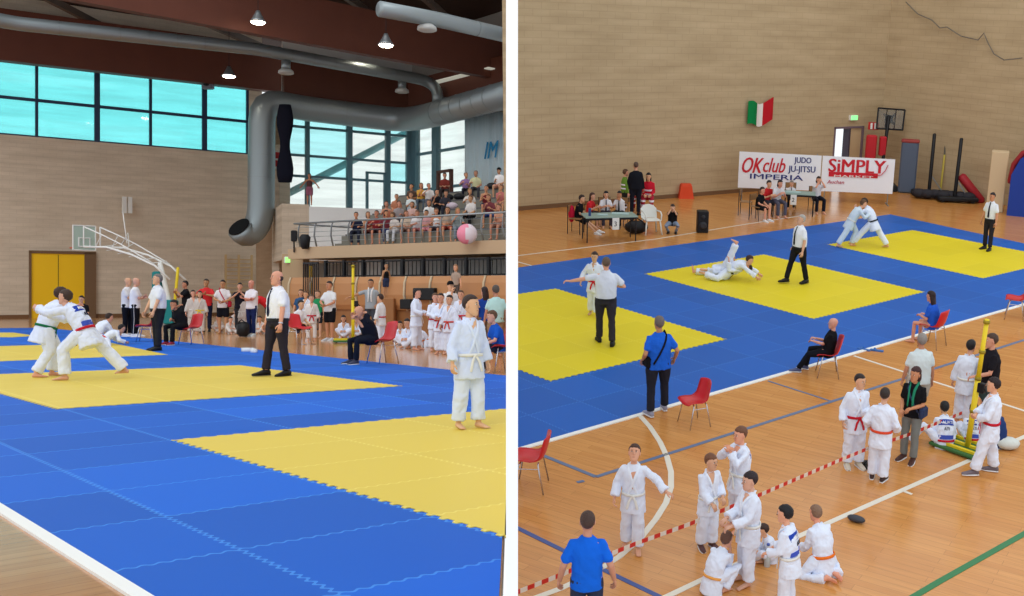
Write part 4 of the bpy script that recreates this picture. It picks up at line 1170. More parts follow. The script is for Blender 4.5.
# floor
fq = [G(511.5, 760), G(1250, 760), V((wr2.x + 8, wr2.y - 9, 0)), wr2 + V((.2, .4, 0)), wc + V((.3, .5, 0)), wl2 + V((-.1, .3, 0))]
p0 = G(511.5, 640)
mb = MB(); mb.prism([V((p.x, p.y, 0)) for p in fq], -.3, 0)
struct('floor_high_hall', mb, parquet_mat('oak_parquet', (216, 152, 84), (206, 140, 74), (176, 116, 62), .2, R(28), .5), hr)
# mats
eA = (G(947, 326.8) - G(528, 446)).normalized(); eB = (G(813.6, 319.7) - G(644, 274.4)).normalized()
o2 = G(813.6, 319.7); T1 = (G(925, 292.5) - o2).length / 4; T2 = (G(644, 274.4) - o2).length / 5
TR = (o2, eA * T1, eB * T2)
bl = [G(512.5, 268.8), G(890.4, 214.7), G(1046, 248.5), G(1046, 297.5), G(512.5, 450.4)]
MATPOLY.append((hr, bl))
slab(hr, 'tatami_mat', bl, .001, .012, tatami_mat('blue_tatami_b', (18, 92, 182), (60, 130, 210), 1, .5, .08), 'large blue puzzle-mat area seen from above', 'mat', None, None, TR)
YE2 = tatami_mat('yellow_tatami_b', (226, 206, 36), (236, 220, 80), 1, .5, .03)
lab = ['yellow fighting area under the referee raising his arm', 'yellow fighting area under the pair lying on the ground', 'yellow fighting area under the gripping pair by the corner']
for pts, lb in zip(([(512.5, 295.2), (512.5, 368.6), (550, 382.3), (727, 340), (556, 289)], [(644, 274.4), (813.6, 319.7), (925, 292.5), (764, 254.8)], [(827, 245), (983, 279), (1046, 264.2), (1046, 256), (912.3, 230.4)]), lab):
    slab(hr, 'yellow_mat', jag([G(*p) for p in pts], .03, .14), .0125, .018, YE2, lb, 'mat', None, None, TR)
WT = mat('white_line', (226, 220, 206), .4); BL = mat('blue_line', (96, 116, 150), .4); GN = mat('green_line', (50, 122, 76), .4); BLs = mat('blue_line_strong', (70, 90, 150), .4)
strip(hr, 'trim_mat_edge', [G(512.5, 451.6), G(1046, 298.5)], .09, mat('white_tape', (240, 240, 236), .6), 0, .017)
def ln(name, pts, wd, m): strip(hr, name, [G(*p) for p in pts], wd, m)
ln('trim_blue_line', [(528, 449.5), (596, 477)], .07, BL); ln('trim_blue_line', [(596, 477), (1040, 335)], .07, BL)
ln('trim_blue_line', [(513, 526), (564, 551), (660, 597)], .07, BLs); ln('trim_blue_line', [(577, 482.5), (584, 481)], .06, BL)
ln('trim_blue_line', [(768, 381), (830, 401)], .04, BL)
arc = [(640, 416), (650, 427), (660, 442), (667, 457), (671, 472), (671, 487), (666, 503), (656, 519), (640, 539), (619, 557), (594, 573), (560, 589), (530, 600)]
ln('trim_white_arc', arc, .085, WT)
ln('trim_white_line', [(854, 356), (903, 371.8), (1040, 416)], .06, WT); ln('trim_white_line', [(660, 600), (700, 581), (827.5, 523.4), (973, 459), (1040, 430)], .085, WT)
ln('trim_white_line', [(903, 491), (912, 494.5)], .05, WT); ln('trim_green_line', [(905, 602), (937, 583), (1040, 525)], .09, GN)
ln('trim_white_line', [(513, 256.3), (656.5, 239), (744.6, 224.5), (800, 216)], .05, WT)
ln('trim_white_line', [(518, 262), (536, 267)], .05, WT)

# flag of Italy on the wall
x_, z_ = xw(757.5, 114.5, wl2, dl); xa, _ = xw(745.5, 114, wl2, dl); xb_, _ = xw(770, 114, wl2, dl); FW = xb_ - xa; _, zt_ = xw(757, 103, wl2, dl); _, zb_ = xw(757, 125.5, wl2, dl)
mb = MB(); n_ = 24
for i in range(n_):
    g = []
    for xx in (i, i + 1):
        t = xx / n_; x = xa + FW * t; y = -.14 - .06 * sin(t * 9); zz = .10 * sin(t * 7 + 1) ; 
        g.append([V((x, y, z)) for z in (zb_ + zz + .12 * t, zt_ + zz + .12 * t)] + [V((x, y + .015, z)) for z in (zt_ + zz + .12 * t, zb_ + zz + .12 * t)])
    mb.loft(g, 0 if i < 9 else (1 if i < 15 else 2))
o = link('flag', mb, [cloth((20, 130, 70)), cloth((232, 226, 220)), cloth((190, 34, 44))], None, hr.M @ MFW); tag(o, 'green, white and red tricolour flag pinned on the block wall', 'flag')

# sponsor banners on low stands
BA, BB = G(738, 199.5), G(892, 205.5)
BA.z = BB.z = 0; MB_, LB = along(BA, BB); dbn = (BB - BA).normalized(); nb = V((-dbn.y, dbn.x, 0))
def bp(u, v): P = hr.plane(u, v, BA, nb); return ((P - BA).dot(dbn), P.z)
c00, c10, c11, c01 = bp(736.5, 187.5), bp(892.3, 194), bp(896, 159.5), bp(739.5, 151.5)
sx0, _ = bp(821, 175); _, ztop = bp(820, 155.5); _, zbot = bp(820, 190.5)
def banner(x0, x1, label, items, nm):
    root = thing('banner', hr, (0, 0, 0), 0, label, 'banner')
    mb = MB(); zz = lambda x: (c00[1] + (c10[1] - c00[1]) * (x / LB), c01[1] + (c11[1] - c01[1]) * (x / LB))
    a, b2 = zz(x0), zz(x1)
    mb.loft([[V((x0, 0, a[0])), V((x0, 0, a[1])), V((x0, .02, a[1])), V((x0, .02, a[0]))], [V((x1, 0, b2[0])), V((x1, 0, b2[1])), V((x1, .02, b2[1])), V((x1, .02, b2[0]))]])
    link('sheet', mb, mat('banner_vinyl', (236, 238, 244), .5), root, MB_)
    for (xx) in (x0 + .15, x1 - .15):
        mb = MB(); mb.tube([(xx, .06, 0), (xx, .06, a[1])], .02, 6); mb.tube([(xx, -.25, .02), (xx, .4, .02)], .02, 6); link('stand', mb, METAL, root, MB_)
    for (txt, x, z, size, m, bold, sx, shear) in items:
        vs, fs = text_mesh(txt, size, bold, sx, shear); mb = MB(); mb.add([V((x + p.x, -.012 - p.z, z + p.y)) for p in vs], fs); link('lettering', mb, m, root, MB_)
    return root
RD = mat('print_red', (200, 30, 45), .5); NB = mat('print_navy', (38, 48, 120), .5)
def bx_(u, v): return bp(u, v)
def fit(txt, u0, u1, vb, vt, m, bold=.01, shear=0):
    "letters sized to stand between two columns and two rows of the banner"
    x0, zb = bp(u0, vb); x1, _ = bp(u1, vb); _, zt2 = bp(u0, vt); vs, fs = text_mesh(txt, 1.0, 0, 1, shear)
    w0 = min(p.x for p in vs); w1 = max(p.x for p in vs); h0 = min(p.y for p in vs); h1 = max(p.y for p in vs); size = (zt2 - zb) / (h1 - h0)
    return (txt, x0 - w0 * size * ((x1 - x0) / ((w1 - w0) * size)), zb - h0 * size, size, m, bold, (x1 - x0) / ((w1 - w0) * size), shear)
b1 = banner(c01[0], sx0 - .02, 'white club banner lettered in red and navy behind the second table', [fit('OK', 742, 763, 172.5, 157, RD, .012, .35), fit('club', 763, 785, 172, 157.5, RD, .008, .3), fit('JUDO', 794, 811, 164.5, 157, NB, .014), fit('JU-JITSU', 788, 815, 173.5, 165.5, NB, .014), fit('IMPERIA', 750, 803, 178.5, 173.5, NB, .014)], 'a')
mk = mat('print_pink', (190, 60, 90), .5)
b2 = banner(sx0 + .02, c10[0], 'white supermarket banner with big red lettering in front of the open door', [fit('SiMPLY', 828.5, 885, 171.5, 158.5, RD, .02), fit('Auchan', 827, 844, 183.3, 179.8, mk, .006, .2)], 'b')
mb = MB(); x0, za = bp(828.5, 176.5); x1, zb_ = bp(878, 173.3); mb.box(((x0 + x1) / 2, -.012, (za + zb_) / 2), (x1 - x0, .012, abs(zb_ - za) * .95)); link('red_bar', mb, RD, b2, MB_)
t_ = fit('MARKET', 834, 873, 176.8, 174.6, WHITEP, .01); vs, fs = text_mesh(t_[0], t_[3], .006, t_[6], 0); mb = MB(); mb.add([V((t_[1] + p.x, -.024 - p.z, t_[2] + p.y)) for p in vs], fs); link('lettering', mb, WHITEP, b2, MB_)
# the y's tail joining the bar
mb = MB(); pts = [bp(888, 165), bp(885, 171), bp(881, 175), bp(874, 175.5)]; mb.tube([V((p[0], -.012, p[1])) for p in pts], .05, 6, 0, False, (V((0, 1, 0)), .2)); link('letter_tail', mb, RD, b2, MB_)

# -------- equipment in the corner
def hbox(name, u0, u1, vt, foot_v, depth, m, label, cat, bev=.02, yaw=None, u_c=None):
    c = G((u0 + u1) / 2, foot_v); h = hr.up(c, vt); wd = (G(u1, foot_v) - G(u0, foot_v)).length; mb = MB(); mb.box((0, 0, h / 2), (wd, depth, h), 0, None, bev)
    return solo(name, mb, m, hr, c, view_yaw(hr, c, 0) if yaw is None else yaw, label, cat)
# small basketball backboard on a black post with red padding
bs = thing('basketball_stand', hr, (0, 0, 0), 0, 'small basketball backboard on a black post by the corner door', 'basketball stand')
pf = G(884, 189.5); D_ = hr.depth(pf)
def at2(u, v, dD=0): return hr.at(u, v, D_ + dD)
mb = MB()
cs_ = [at2(878.5, 108), at2(905, 110), at2(902.5, 130), at2(876.5, 128.5)]
for i in range(4): mb.tube([cs_[i], cs_[(i + 1) % 4]], .035, 6)
mb.tube([cs_[0] * .67 + cs_[1] * .33, cs_[3] * .67 + cs_[2] * .33], .02, 5); mb.tube([cs_[0] * .33 + cs_[1] * .67, cs_[3] * .33 + cs_[2] * .67], .02, 5)
link('board_frame', mb, BLACK, bs)
mb = MB(); g = [[p + V((0, y, 0)) for y in (.03, .05)] for p in cs_]; mb.loft([[cs_[0], cs_[1], cs_[2], cs_[3]], [p + V((0, .02, 0)) for p in cs_]]); link('backboard', mb, pane_mat('clear_board2', (.8, .8, .78, 1), .2), bs)
mb = MB(); mb.tube([at2(889, 116), at2(883, 160), V((pf.x, pf.y, 0))], .07, 8); mb.tube([at2(884, 114, .2), at2(894, 124, .2)], .05, 6); mb.tube([at2(895, 114, .2), at2(885, 126, .2)], .05, 6); mb.box(at2(889, 119, .15), (.3, .2, .3)); link('post', mb, BLACK, bs, None, True)
mb = MB(); mb.box(at2(882.5, 146), (.26, .3, .75), 0, None, .03); link('post_pad', mb, mat('red_pad', (190, 30, 44), .5), bs)
mb = MB(); mb.box(V((pf.x, pf.y, .12)), (.9, 1.1, .24), 0, None, .04); link('base', mb, BLACK, bs)
mb = MB(); mb.box(at2(871, 147), (.42, .24, .95), 0, None, .05); solo('hose_cabinet', mb, mat('hose_red', (190, 34, 44), .5), hr, (0, 0, 0), 0, 'red fire hose cabinet on the wall between the door and backboard', 'fire cabinet')
mb = MB(); mb.box(at2(873.5, 126, .3), (.42, .04, .3)); mb.box(at2(871.5, 126, .26), (.08, .04, .24), 1); mb.box(at2(875.5, 126, .26), (.09, .04, .24), 1)
solo('fire_sign', mb, [mat('sign_red', (190, 40, 40), .5), WHITEP], hr, (0, 0, 0), 0, 'red fire sign with white symbols above the hose cabinet', 'sign')
# grey-blue landing mat stood on end
c = G(906, 192.5); h = hr.up(c, 141); mb = MB(); mb.box((0, 0, h / 2), (.66, .45, h), 0, None, .06)
mt = thing('landing_mat', hr, c, view_yaw(hr, c, 0), 'grey-blue landing mat stood upright against the side wall', 'gym mat')
link('cushion', mb, mat('mat_grey_blue', (84, 96, 116), .6), mt); mb = MB(); mb.box((0, 0, h), (.7, .5, .12), 0, None, .04); link('top_cover', mb, mat('mat_red', (150, 60, 56), .6), mt)
# two black padded posts on trolley bases
for (ut, vt, ub, vb, lb) in ((934.5, 134.5, 928.5, 196, 'black padded post on a wheeled base, beside the grey-blue landing mat'), (961.5, 139, 954, 202, 'black padded post on a wheeled base, beside the slanting red beam')):
    c = G(ub, vb); t = hr.at(ut, vt, hr.depth(c)); rt = thing('padded_post', hr, c, 0, lb, 'sports post'); mb = MB(); mb.tube([(0, 0, .1), t - c], .07, 10, 0, True); link('post', mb, BLACK, rt, None, True)
    mb = MB(); mb.box((.1, .0, .14), (1.5, .6, .16), 0, None, .04); 
    for sx in (-.5, .6):
        for sy in (-.22, .22): mb.tube([(sx, sy, .07), (sx + .06, sy, .07)], .07, 10)
    link('trolley_base', mb, BLACK, rt); mb = MB(); mb.tube([(.5, 0, .2), (t - c) * .35], .025, 6); link('brace', mb, METAL, rt)
# yellow net post with a long cord to the ceiling
c = G(940, 195); D_ = hr.depth(c); t = hr.at(944.5, 155, D_); rt = thing('net_post', hr, c, 0, 'slim yellow net post between the two black padded posts, with a cord rising from it', 'sports post')
mb = MB(); mb.tube([(0, 0, 0), t - c], .04, 8); link('post', mb, mat('dull_yellow', (190, 170, 70), .5), rt, None, True)
mb = MB(); mb.tube([t - c, hr.at(949, 100, D_) - c, hr.at(954.5, 28, D_) - c], .035, 6); link('cord', mb, mat('cord_grey', (110, 104, 92), .7), rt, None, True)
pts = [(906, 2), (918, 14), (932, 20), (940, 28), (947, 27), (953, 31), (961, 36), (969, 38), (978, 40), (984, 33), (988, 43), (994, 54), (1004, 60), (1022, 58)]
mb = MB(); sw = []
for (u, v) in pts:
    P = hr.plane(u, v, wc - V((-dr.y, dr.x, 0)) * .12, V((-dr.y, dr.x, 0))); sw.append(P)
mb.tube(sw, .022, 5); o = solo('net_rope', mb, mat('rope', (120, 112, 100), .8), hr, (0, 0, 0), 0, 'loose net rope looped high along the side wall', 'rope')
# red beam leaning, lockers, rolled mats
c = G(971, 202); a = hr.at(962, 177, hr.depth(c)); b_ = hr.at(981, 201, hr.depth(c)); mb = MB(); mb.tube([a, b_], .17, 10, 0, True, (V((0, 0, 1)), 1.4)); o = solo('padded_beam', mb, mat('beam_red', (160, 34, 44), .55), hr, (0, 0, 0), 0, 'red padded beam slanting down beside the black trolleys', 'gym beam', None, True)
mb = MB(); 
for k in range(7): mb.ell((-.9 + k * .3, random.uniform(-.1, .1), .2), (.3, .25, .18), 8, 6)
c = G(943, 200); solo('equipment_heap', mb, mat('heap_dark', (44, 42, 48), .8), hr, c, view_yaw(hr, c, 0), 'dark heap of covers and bags at the foot of the posts', 'equipment', None, True)
hbox('tall_cabinet', 986.5, 1001.5, 151, 211, .6, mat('cabinet_beige', (206, 182, 146), .6), 'tall beige cabinet standing against the side wall', 'cabinet')
c = G(1017, 215); h = hr.up(c, 148); rt = thing('stacked_crash_mats', hr, c, view_yaw(hr, c, 0), 'blue crash mat with red cover standing beside the beige cabinet', 'gym mat')
mb = MB(); g = []
for (y) in (-.3, .3):
    g.append([V((-.35, y, 0)), V((1.3, y, 0)), V((1.3, y, h * .97)), V((.3, y, h * .95)), V((-.1, y, h * .85)), V((-.35, y, h * .6))])
mb.loft(g); link('cushion', mb, mat('crash_blue', (28, 60, 150), .6), rt)
mb = MB(); mb.tube([(-.37, 0, h * .5), (-.3, 0, h * .75), (-.05, 0, h * .92), (.3, 0, h), (1.3, 0, h * 1.02)], .16, 8, 0, True, (V((0, 1, 0)), .6)); link('cover', mb, mat('mat_red2', (150, 34, 40), .6), rt, None, True)

# -------- tables
def table(foot, L, W, yawdeg, label, num=None):
    c = G(*foot); rt = thing('folding_table', hr, c, view_yaw(hr, c, yawdeg), label, 'table'); mb = MB(); mb.box((0, 0, .73), (L, W, .035), 0, None, .008); link('tabletop', mb, mat('table_green', (138, 160, 152), .4), rt)
    for sx in (-1, 1):
        for sy in (-1, 1): mb = MB(); mb.tube([(sx * (L / 2 - .06), sy * (W / 2 - .05), 0), (sx * (L / 2 - .06), sy * (W / 2 - .05), .71)], .018, 8, 0, False); link('leg', mb, BLACK, rt)
    mb = MB(); mb.box((0, -W / 2 + .05, .68), (L - .1, .03, .06)); mb.box((0, W / 2 - .05, .68), (L - .1, .03, .06)); link('apron', mb, BLACK, rt)
    return rt, c
def number_card(rt, x, W, txt):
    card = solo('number_card', MB(), WHITEP, hr, (0, 0, 0), 0, '', 'sign')
tb1, c1 = table((609, 240), 1.55, .7, 14, 'green-topped judges\' table with a white card numbered 3')
tb2, c2 = table((792, 214), 1.5, .7, 0, 'green-topped judges\' table in front of the club banner')
def card(tb, c, x, yawd, txt, lab):
    mb = MB(); mb.box((0, 0, 0), (.2, .01, .34)); mb2 = text_mesh(txt, .2, .004); mb.add([V((p.x - .06, -.006 - p.z, p.y - .07)) for p in mb2[0]], mb2[1], 1)
    y = view_yaw(hr, c, yawd); M = Matrix.Rotation(y, 3, 'Z'); solo('number_card', mb, [WHITEP, BLACK], hr, c + M @ V((x, -.37, .55)), y, lab, 'sign')
card(tb1, c1, .1, 14, '3', 'white card with a black 3 hanging from the table edge')
card(tb2, c2, .02, 0, '2', 'white card hanging from the edge of the table before the banner')
def pc(c, M, x, y, nm, sz, m, lab, cat):
    mb = MB(); mb.box((0, 0, sz[2] / 2), sz, 0, None, .004); solo(nm, mb, m, hr, c + M @ V((x, y, .75)), 0, lab, cat)
M1 = Matrix.Rotation(view_yaw(hr, c1, 14), 3, 'Z'); M2_ = Matrix.Rotation(view_yaw(hr, c2, 0), 3, 'Z')
pc(c1, M1, -.2, .0, 'score_sheet', (.3, .2, .012), mat('paper', (170, 196, 196), .6), 'pale score sheet lying on the table numbered 3', 'paper')
pc(c1, M1, -.6, -.1, 'water_bottle', (.07, .07, .22), mat('bottle_blue', (60, 80, 130), .3), 'small dark bottle at the near end of the table numbered 3', 'bottle')
pc(c1, M1, .35, .1, 'score_sheet', (.5, .28, .012), mat('paper', (170, 196, 196), .6), 'stack of pale sheets at the far end of the table numbered 3', 'paper')
pc(c2, M2_, .0, .0, 'score_sheet', (.5, .28, .012), mat('paper', (170, 196, 196), .6), 'pale score sheet on the table in front of the banner', 'paper')

# -------- odd things on the floor
c = G(716, 232) ; c = G(702, 232); h = hr.up(c, 210.5); rt = thing('floor_loudspeaker', hr, c, view_yaw(hr, c, 8), 'black loudspeaker box standing on the floor behind the mats', 'loudspeaker')
mb = MB(); mb.box((0, 0, h / 2), (.34, .34, h), 0, None, .02); link('cabinet', mb, BLACK, rt); mb = MB(); mb.tube([(0, -.17, h * .35), (0, -.185, h * .35)], .12, 16); mb.tube([(0, -.17, h * .75), (0, -.185, h * .75)], .06, 14); link('cone', mb, mat('cone', (50, 50, 54), .6), rt)
c = G(685.5, 198); h = hr.up(c, 183.5); mb = MB(); g = [[V((x * w_, y * w_, z)) for (x, y) in ((-.24, -.16), (.24, -.16), (.24, .16), (-.24, .16))] for (z, w_) in ((0, 1.15), (.1, 1.05), (h * .8, .85), (h, .7))]
mb.loft(g); solo('waste_bin', mb, mat('orange_bin', (222, 72, 30), .5), hr, c, view_yaw(hr, c, 12), 'orange bin standing against the block wall', 'bin')
c = G(636, 233.5); mb = MB(); mb.ell((0, 0, .2), (.36, .2, .2), 14, 8); mb.tube([(-.2, 0, .36), (0, 0, .48), (.2, 0, .36)], .02, 6); solo('sports_bag', mb, BLACK, hr, c, view_yaw(hr, c, 5), 'black sports bag on the floor beside the judges\' table', 'bag', None, True)
# white monobloc chair
def garden_chair(foot, yaw, label):
    c = G(*foot); rt = thing('garden_chair', hr, c, view_yaw(hr, c, yaw), label, 'chair'); m = mat('white_plastic', (226, 226, 220), .4)
    mb = MB(); mb.box((0, .02, .43), (.46, .44, .03), 0, None, .01); link('seat', mb, m, rt)
    mb = MB(); g = []
    for i in range(9):
        a = -1 + 2 * i / 8; x = a * .25; y = -.2 - .05 * (1 - a * a); zt_ = .84 - .12 * a * a; g.append([V((x, y, .44)), V((x, y - .08, zt_)), V((x, y - .1, zt_)), V((x, y - .02, .44))])
    mb.loft(g); link('backrest', mb, m, rt)
    for sx in (-1, 1):
        for sy in (-1, 1): mb = MB(); mb.tube([(sx * .21, sy * .18, .42), (sx * .26, sy * .25, 0)], .024, 8, 0, False); link('leg', mb, m, rt, None, True)
        mb = MB(); mb.tube([(sx * .24, -.24, .66), (sx * .27, .05, .66), (sx * .25, .2, .6), (sx * .24, .2, .44)], .02, 6); link('armrest', mb, m, rt, None, True)
garden_chair((651, 233.5), 200, 'white plastic garden chair standing empty beside the photographer')
# red chairs
shell_chair(hr, G(694, 424), 120, 'empty red plastic chair beside the man in the blue tee', None, .9)
shell_chair(hr, G(531, 487), 80, 'red plastic chair standing nearest at the mat edge, by the partition')
shell_chair(hr, G(827, 375), 96, 'red plastic chair under the bald man in black', None, .95); shell_chair(hr, G(932, 346), 66, 'red plastic chair under the long-haired girl in blue'); shell_chair(hr, G(1014, 318), 90, 'red plastic chair furthest along the mat edge, half out of view')
# plain black-framed chairs at the tables
def frame_chair(c, yaw, label, col=(40, 36, 40)):
    rt = thing('classroom_chair', hr, c, view_yaw(hr, c, yaw), label, 'chair', None); m = mat('seat_board', (150, 112, 72), .5)
    mb = MB(); mb.box((0, 0, .45), (.38, .38, .02), 0, None, .008); link('seat', mb, m, rt); mb = MB(); mb.box((0, -.2, .74), (.38, .02, .2), 0, None, .008); link('backrest', mb, m, rt)
    for sx in (-1, 1):
        mb = MB(); mb.tube([(sx * .18, -.2, 0), (sx * .18, -.2, .84)], .012, 6); link('leg', mb, BLACK, rt); mb = MB(); mb.tube([(sx * .18, .18, 0), (sx * .18, .18, .44)], .012, 6); link('leg', mb, BLACK, rt)
# hazard tape
tp = [(513, 594), (555.5, 577), (635.6, 543.7), (690, 524), (762, 494), (842.6, 459), (873, 446.6), (910.6, 434), (962, 413)]
P = [hr.floor(u, v, .42 if i not in (0,) else .42) for i, (u, v) in enumerate(tp)]
seg = []; 
for a, b_ in zip(P, P[1:]):
    n_ = max(1, int((b_ - a).length / .085)); seg += [a + (b_ - a) * (i / n_) for i in range(n_)]
seg.append(P[-1]); mb = MB()
for i, (a, b_) in enumerate(zip(seg, seg[1:])):
    y_ = V((0, .004, 0)); z_ = V((0, 0, .028)); mb.loft([[a - z_, a + z_, a + z_ + y_, a - z_ + y_], [b_ - z_, b_ + z_, b_ + z_ + y_, b_ - z_ + y_]], i % 2)
solo('barrier_tape', mb, [mat('tape_red', (206, 50, 40), .5), mat('tape_white', (226, 214, 200), .5)], hr, (0, 0, 0), 0, 'red and white striped barrier tape stretched low across the floor', 'barrier tape')
volley_post(hr, (967, 451), hr.up(G(967, 451), 318), 'yellow volleyball post on a green wheeled base among the judo children', view_yaw(hr, G(969, 452), -28), (.04, 0))
# sandals, slippers, bottle, dropped phone
def sandal(u, v, yaw, m, lab, grp=None, sc=1):
    c = G(u, v); c.z = kw_z; rt = thing('slipper', hr, c, view_yaw(hr, c, yaw), lab, 'slipper', grp, Matrix.Scale(sc, 4)); mb = MB()
    mb.loft([[V((x * w_, y, z)) for (w_, y) in ((.6, -.13), (.85, -.11), (.8, 0), (1, .08), (.7, .14)) for x in (.045,)] + [V((-x * w_, y, z)) for (w_, y) in ((.7, .14), (1, .08), (.8, 0), (.85, -.11), (.6, -.13)) for x in (.045,)] for z in (.0, .025)]); link('sole', mb, m, rt)
    mb = MB(); mb.tube([(-.045, .04, .02), (0, .05, .06), (.045, .04, .02)], .022, 6, 0, True, (V((0, 1, 0)), .4)); link('strap', mb, m, rt, None, True)
kw_z = 0
sandal(864, 350, 70, mat('slip_blue', (60, 110, 180), .6), 'blue slipper on the mat edge, behind the bald man\'s chair'); sandal(877, 351, 80, mat('slip_blue', (60, 110, 180), .6), 'blue slipper lying nearer the dark-haired girl\'s chair')
sandal(868, 467, 20, BLACK, 'black slipper lying on the floor between two judo boys', None, 1.3)
c = G(856, 522); mb = MB(); mb.ell((0, 0, .05), (.13, .07, .045), 12, 6); solo('black_pouch', mb, mat('pouch', (60, 62, 70), .5), hr, c, R(-30), 'small dark pouch lying alone on the floor beside the white line', 'pouch', None, True)
c = G(767, 566); mb = MB(); mb.tube([(0, 0, .0), (0, 0, .2), (0, 0, .24), (0, 0, .28)], [.04, .04, .018, .018], 10); mb.tube([(0, 0, .28), (0, 0, .3)], .02, 8, 1, False); solo('water_bottle', mb, [mat('clear_plastic', (190, 200, 205), .2), mat('cap_blue', (60, 90, 180), .5)], hr, c, 0, 'clear plastic water bottle on the floor among the judo boys', 'bottle', None, True)
c = G(1007, 449); mb = MB(); mb.ell((0, 0, .1), (.2, .14, .1), 10, 6); solo('folded_jacket', mb, cloth((210, 214, 210)), hr, c, 0, 'folded pale garment on the floor behind the boy in sandals', 'garment', None, True)
# ================================================================== PEOPLE
KT = {'stand': 1.005, 'sit': .765, 'floor': .51, 'legs': .51, 'kneel': .64, 'squat': .63}
def who(fr, label, u, v, tv, yaw, pose='stand', k=None, **kw):
    "a person whose ground point is at (u, v) and whose head reaches row top"
    H = kw.pop('H', None)
    foot = fr.floor(u, v)
    if H is None: H = fr.up(foot, tv) / (k or KT[pose])
    H = max(.95, min(2.0, H))
    return person(fr, label, loc=foot, yaw=yaw, H=H, pose=pose, **kw)
CROSS = dict(hl=(-.08, .25, 1.15), hr=(-.10, .22, 1.11), ep=(.9, -.1, -.8))
HIPS = dict(hl=(.2, .05, 1.0), hr=(.2, .05, 1.0), ep=(1, -.4, 0))
BELLY = dict(hl=(.04, .24, 1.0), hr=(.04, .25, 1.03), ep=(1, -.3, -.3))
FACEH = dict(hl=(.03, .24, 1.38), hr=(.05, .22, 1.36), ep=(.8, .1, -.8))
BEHIND = dict(hl=(.03, -.2, .92), hr=(.04, -.22, .94), ep=(.8, -.6, 0))
GIK = dict(top=('gi', GI), bot=('gi', GI), skin=SKIN)
PB = [(.30, .40, .15, 0), (.06, .13, .15, 1)]
BELT = dict(white=(232, 232, 228), yellow=(236, 206, 70), orange=(236, 130, 40), green=(30, 110, 70), red=(200, 36, 52), blue=(40, 60, 150), black=(26, 26, 30))
def L(label, u, v, tv, yaw, pose="stand", **kw): return who(HL, label, u, v, tv, yaw, pose, **kw)
def A(label, u, v, tv, yaw, pose="stand", **kw): return who(hr, label, u, v, tv, yaw, pose, **kw)
def mix(*ds, **kw):
    o = {}
    for d in ds: o.update(d)
    o.update(kw); return o

# ---- low-angle hall: on the mats
L('judo boy in white with a green belt, bent forward gripping his opponent', 45, 378, 0, -82, H=1.62, **mix(GIK, belt=BELT['green'], hair=('short', (60, 40, 30)), lean=30, curl=12, P=(0, 0, .86), ftl=(.12, .12, .08), ftr=(.14, -.16, .08), hl=(.12, .52, 1.22), hr=(.1, .48, 1.08), b=1.12, hp=-18, chest=(.2, .5)))
L('judo boy with red belt and blue back patches, legs spread, pulling his opponent', 84, 381, 0, 62, H=1.68, **mix(GIK, belt=BELT['red'], hair=('short', (64, 44, 34)), lean=40, curl=10, P=(0, -.02, .80), ftl=(.1, .25, .08), ftr=(.36, -.52, .1), kpr=(.5, 1, .2), hl=(.12, .68, 1.18), hr=(.05, .62, 1.1), patch=PB, hp=-15))
L('referee with white shirt, navy tie and dark trousers standing on the yellow mat', 278, 377, 268, 118, **mix(HIPS, hl=(.26, .1, .80), hr=(.25, .08, .82), ep=(.5, -.9, 0), top=('shirt', (238, 240, 248)), bot=('pants', (48, 44, 54)), hair=('ring', (60, 46, 42)), tie=(30, 34, 60), shoes=BLK, b=1.2, ftl=(.13, -.08, .08), ftr=(.13, .14, .08), watch=True, hp=-6))
L('grey-haired referee in a white shirt seen from the side, beyond the grappling pair', 158, 351, 272, 112, **mix(top=('shirt', (228, 232, 240)), bot=('pants', (36, 38, 46)), hair=('short', (120, 116, 112)), shoes=BLK, b=1.15, hl=(.22, .2, .82), hr=(.24, .18, .84), hp=-8))
L('small boy in a white judo suit standing alone on the nearest yellow mat', 469, 430, 294, 212, **mix(GIK, top=('gi', (214, 226, 252)), bot=('gi', (216, 228, 252)), belt=BELT['white'], hair=('crop', (58, 40, 32)), hy=28, chest=(.24, .5), b=.98, ftl=(.11, .05, .08), ftr=(.12, -.06, .08), hl=(.27, .02, .83), hr=(.28, .06, .84), skin=(226, 172, 146)))
L('judo child with red belt crouching behind the grapplers, reaching down', 100, 345, 0, -60, 'kneel', H=1.5, **mix(GIK, belt=BELT['red'], hair=('short', DBR), lean=40, hl=(.1, .5, .3), hr=(.1, .5, .34)))
L('dark-haired judo child lying low on the mat, head toward the black trousers', 108, 346, 0, -75, 'kneel', H=1.3, **mix(GIK, belt=BELT['red'], hair=('short', (24, 20, 22)), lean=75, curl=10, P=(0, -.1, .22), hl=(.2, .5, .1), hr=(.2, .52, .1)))
L('dark-haired seated youth in black behind the grapplers', 83, 334, 295, 160, 'sit', **mix(top=('tee', BLK), bot=('pants', BLK), hair=('short', (30, 24, 24)), loc_z=.0))
